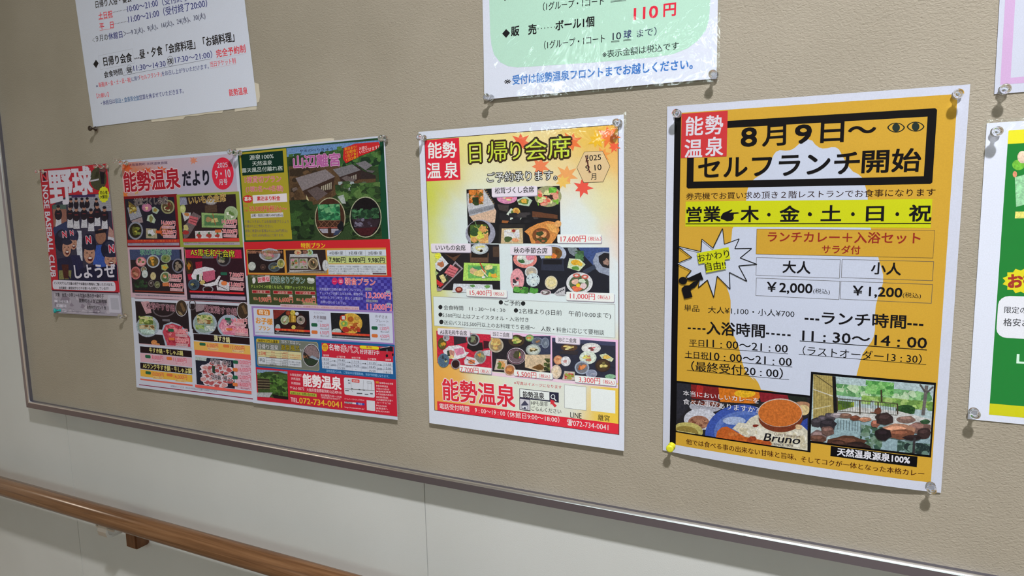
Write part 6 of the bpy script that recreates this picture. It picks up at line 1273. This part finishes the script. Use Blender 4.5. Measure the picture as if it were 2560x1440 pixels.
p.ell(375, 1060, 40, 34, (110, 180, 60), I1); p.ell(402, 1010, 34, 40, (232, 196, 176), I1); p.poly([(352, 1140), (420, 1120), (470, 1300), (360, 1330)], (150, 205, 160), I1); p.ell(352, 1120, 14, 20, (214, 140, 110), I1); p.rect(355, 1360, 460, 1402, (214, 206, 110), I1)
p.part('badge', 'yellow scalloped badge'); p.poly([(455 + (112 if k % 2 else 134) * math.cos(k * math.pi / 13), 418 + (68 if k % 2 else 84) * math.sin(k * math.pi / 13)) for k in range(26)], (206, 196, 32)); p.t('お得', 362, 420, 562, 412, 98, (150, 44, 36), .05)
p.part('text_panel', 'white rounded text box'); ua, va_ = p.P(300, 512); ub_, vb_ = p.P(322, 782)
w_, h_ = p.size(); rr_ = .009; r1, r2 = rr_ / w_, rr_ / h_; pts = []
for (cx_, cv_, a0_) in ((.93 - r1, va_ + r2, -90), (.93 - r1, vb_ - r2, 0), (ua + r1, vb_ - r2, 90), (ua + r1, va_ + r2, 180)):
    for k in range(5):
        t_ = math.radians(a0_ + 22.5 * k); pts.append((cx_ + r1 * math.cos(t_), cv_ + r2 * math.sin(t_)))
p.poly_uv(pts, (212, 212, 226)); p.t('限定の', 336, 602, 480, 606, 46, (60, 60, 66), .006); p.t('格安お得', 330, 682, 560, 688, 54, (60, 60, 66), .008)
p.t('L', 418, 914, 462, 916, 80, (196, 226, 206), .05)

build_glyphs()
ROOTS = {}
for p in POSTERS: ROOTS.setdefault(p.label, build_poster(p))
# old cream paper and tape peeping out from behind two of the sheets
def backing(label, pts, z, root):
    q = [at(*z(x, y), -0.0004) for x, y in pts]; n_ = len(q)
    vs = [(x - root.location.x, y, zz - root.location.z) for y in (-0.00055, -0.0002) for x, zz in q]
    fs = [tuple(range(n_)), tuple(range(n_, 2 * n_))[::-1]] + [(i, (i + 1) % n_, n_ + (i + 1) % n_, n_ + i) for i in range(n_)]
    o = mesh_obj('backing_paper', vs, fs, M_BACK, root); o['label'] = label
    bm = bmesh.new(); bm.from_mesh(o.data); bmesh.ops.recalc_face_normals(bm, faces=bm.faces[:]); bm.to_mesh(o.data); bm.free()
backing('cream paper peeping out below the sheet', [(1780, 1160), (2020, 1120), (2012, 1196), (1905, 1202), (1775, 1218)], A, ROOTS[POSTERS[0].label])
backing('cream paper peeping out below the sheet', [(860, 1270), (1660, 1180), (1640, 1232), (1500, 1240), (1370, 1262), (1235, 1272), (1215, 1300), (1060, 1312), (870, 1332)], A, ROOTS[POSTERS[0].label])
backing('cream tape peeping out at the side', [(1990, 900), (2035, 915), (2050, 1050), (2040, 1110), (2000, 1130)], A, ROOTS[POSTERS[0].label])
backing('tan paper edge above the sheet', [(0, 240), (0, 212), (480, 158), (520, 150), (900, 112), (1210, 78), (1260, 84), (1260, 130)], F4, ROOTS[POSTERS[4].label])

# ------------------------------------------------------------------ push pins
CLEAR_MESH = {}
def pin(px, py, m, label, tilt=(0, 0), ydeep=-0.014, group=None, col='clear'):
    """px, py: where the grip's end shows in the photo; the needle goes straight into the board"""
    x, z = at(px, py, ydeep)
    r = empty('push_pin', (x - tilt[0] * .012, -0.0012, z - tilt[1] * .012)); tag(r, label, 'push pin', 'push pins on the notice board')
    if m.name not in CLEAR_MESH:
        g = lathe('grip', [(0.0026, 0.0022), (0.0044, 0.0026), (0.0046, 0.0036), (0.0030, 0.0047), (0.0019, 0.0065), (0.0018, 0.0090), (0.0026, 0.0108), (0.0042, 0.0120), (0.0048, 0.0135), (0.0044, 0.0151), (0.0030, 0.0157), (0.0012, 0.0155)], m, r)
        n_ = lathe('needle', [(0.0002, -0.0006), (0.00055, 0.0002), (0.00055, 0.0024)], M_NEEDLE, r, 8)
        CLEAR_MESH[m.name] = (g, n_)
    else:
        for o in CLEAR_MESH[m.name]:
            c = o.copy(); COL.objects.link(c); c.parent = r
    v = Vector((tilt[0], -1, tilt[1])).normalized()
    r.rotation_mode = 'QUATERNION'; r.rotation_quaternion = Vector((0, -1, 0)).rotation_difference(v)
    return r
pin(226, 321, M_BROWN, 'dark brown push pin under the lower left corner of the white hours notice')
pin(1217, 243, M_CLEAR, 'clear push pin at the lower left corner of the pale green notice', (-.15, 0))
pin(1782, 185, M_CLEAR, 'clear push pin at the lower right corner of the pale green notice')
pin(93, 429, M_CLEAR, 'clear push pin at the upper left corner of the baseball flyer', (-.1, 0))
pin(239, 414, M_CLEAR, 'left one of two clear push pins on the top edge of the baseball flyer')
pin(254, 416, M_CLEAR, 'right one of two clear push pins on the top edge of the baseball flyer')
pin(134, 777, M_TEAL, 'teal push pin at the lower left corner of the baseball flyer', (-.75, 0))
pin(300, 791, M_CLEAR, 'clear push pin at the lower right corner of the baseball flyer')
pin(287, 401, M_CLEAR, 'clear push pin just outside upper left corner of left newsletter page', (-.1, .1))
pin(303, 407, M_CLEAR, 'clear push pin on the upper left corner of the left newsletter page')
pin(575, 379, M_CLEAR, 'left one of the two clear push pins where the newsletter pages meet')
pin(588, 382, M_CLEAR, 'right one of the two clear push pins where the newsletter pages meet')
pin(953, 346, M_CLEAR, 'clear push pin at the upper right corner of the right newsletter page')
pin(1049, 343, M_CLEAR, 'clear push pin at the upper left corner of the course menu', (-.1, .1))
pin(1541, 306, M_CLEAR, 'clear push pin at the upper right corner of the course menu')
pin(1690, 283, M_CLEAR, 'clear push pin at the upper left corner of the orange lunch poster')
pin(2396, 234, M_CLEAR, 'clear push pin at the upper right corner of the orange lunch poster')
pin(1675, 1121, M_YEL, 'yellow push pin at the lower left corner of the orange lunch poster')
pin(2329, 1223, M_CLEAR, 'clear push pin at the lower right corner of the orange lunch poster')
pin(2514, 222, M_CLEAR, 'clear push pin at the lower left corner of the pink bordered notice')
pin(2494, 328, M_CLEAR, 'clear push pin at the upper left corner of the green poster at the right edge')
pin(2438, 1036, M_CLEAR, 'clear push pin at the lower left corner of the green poster at the right edge')
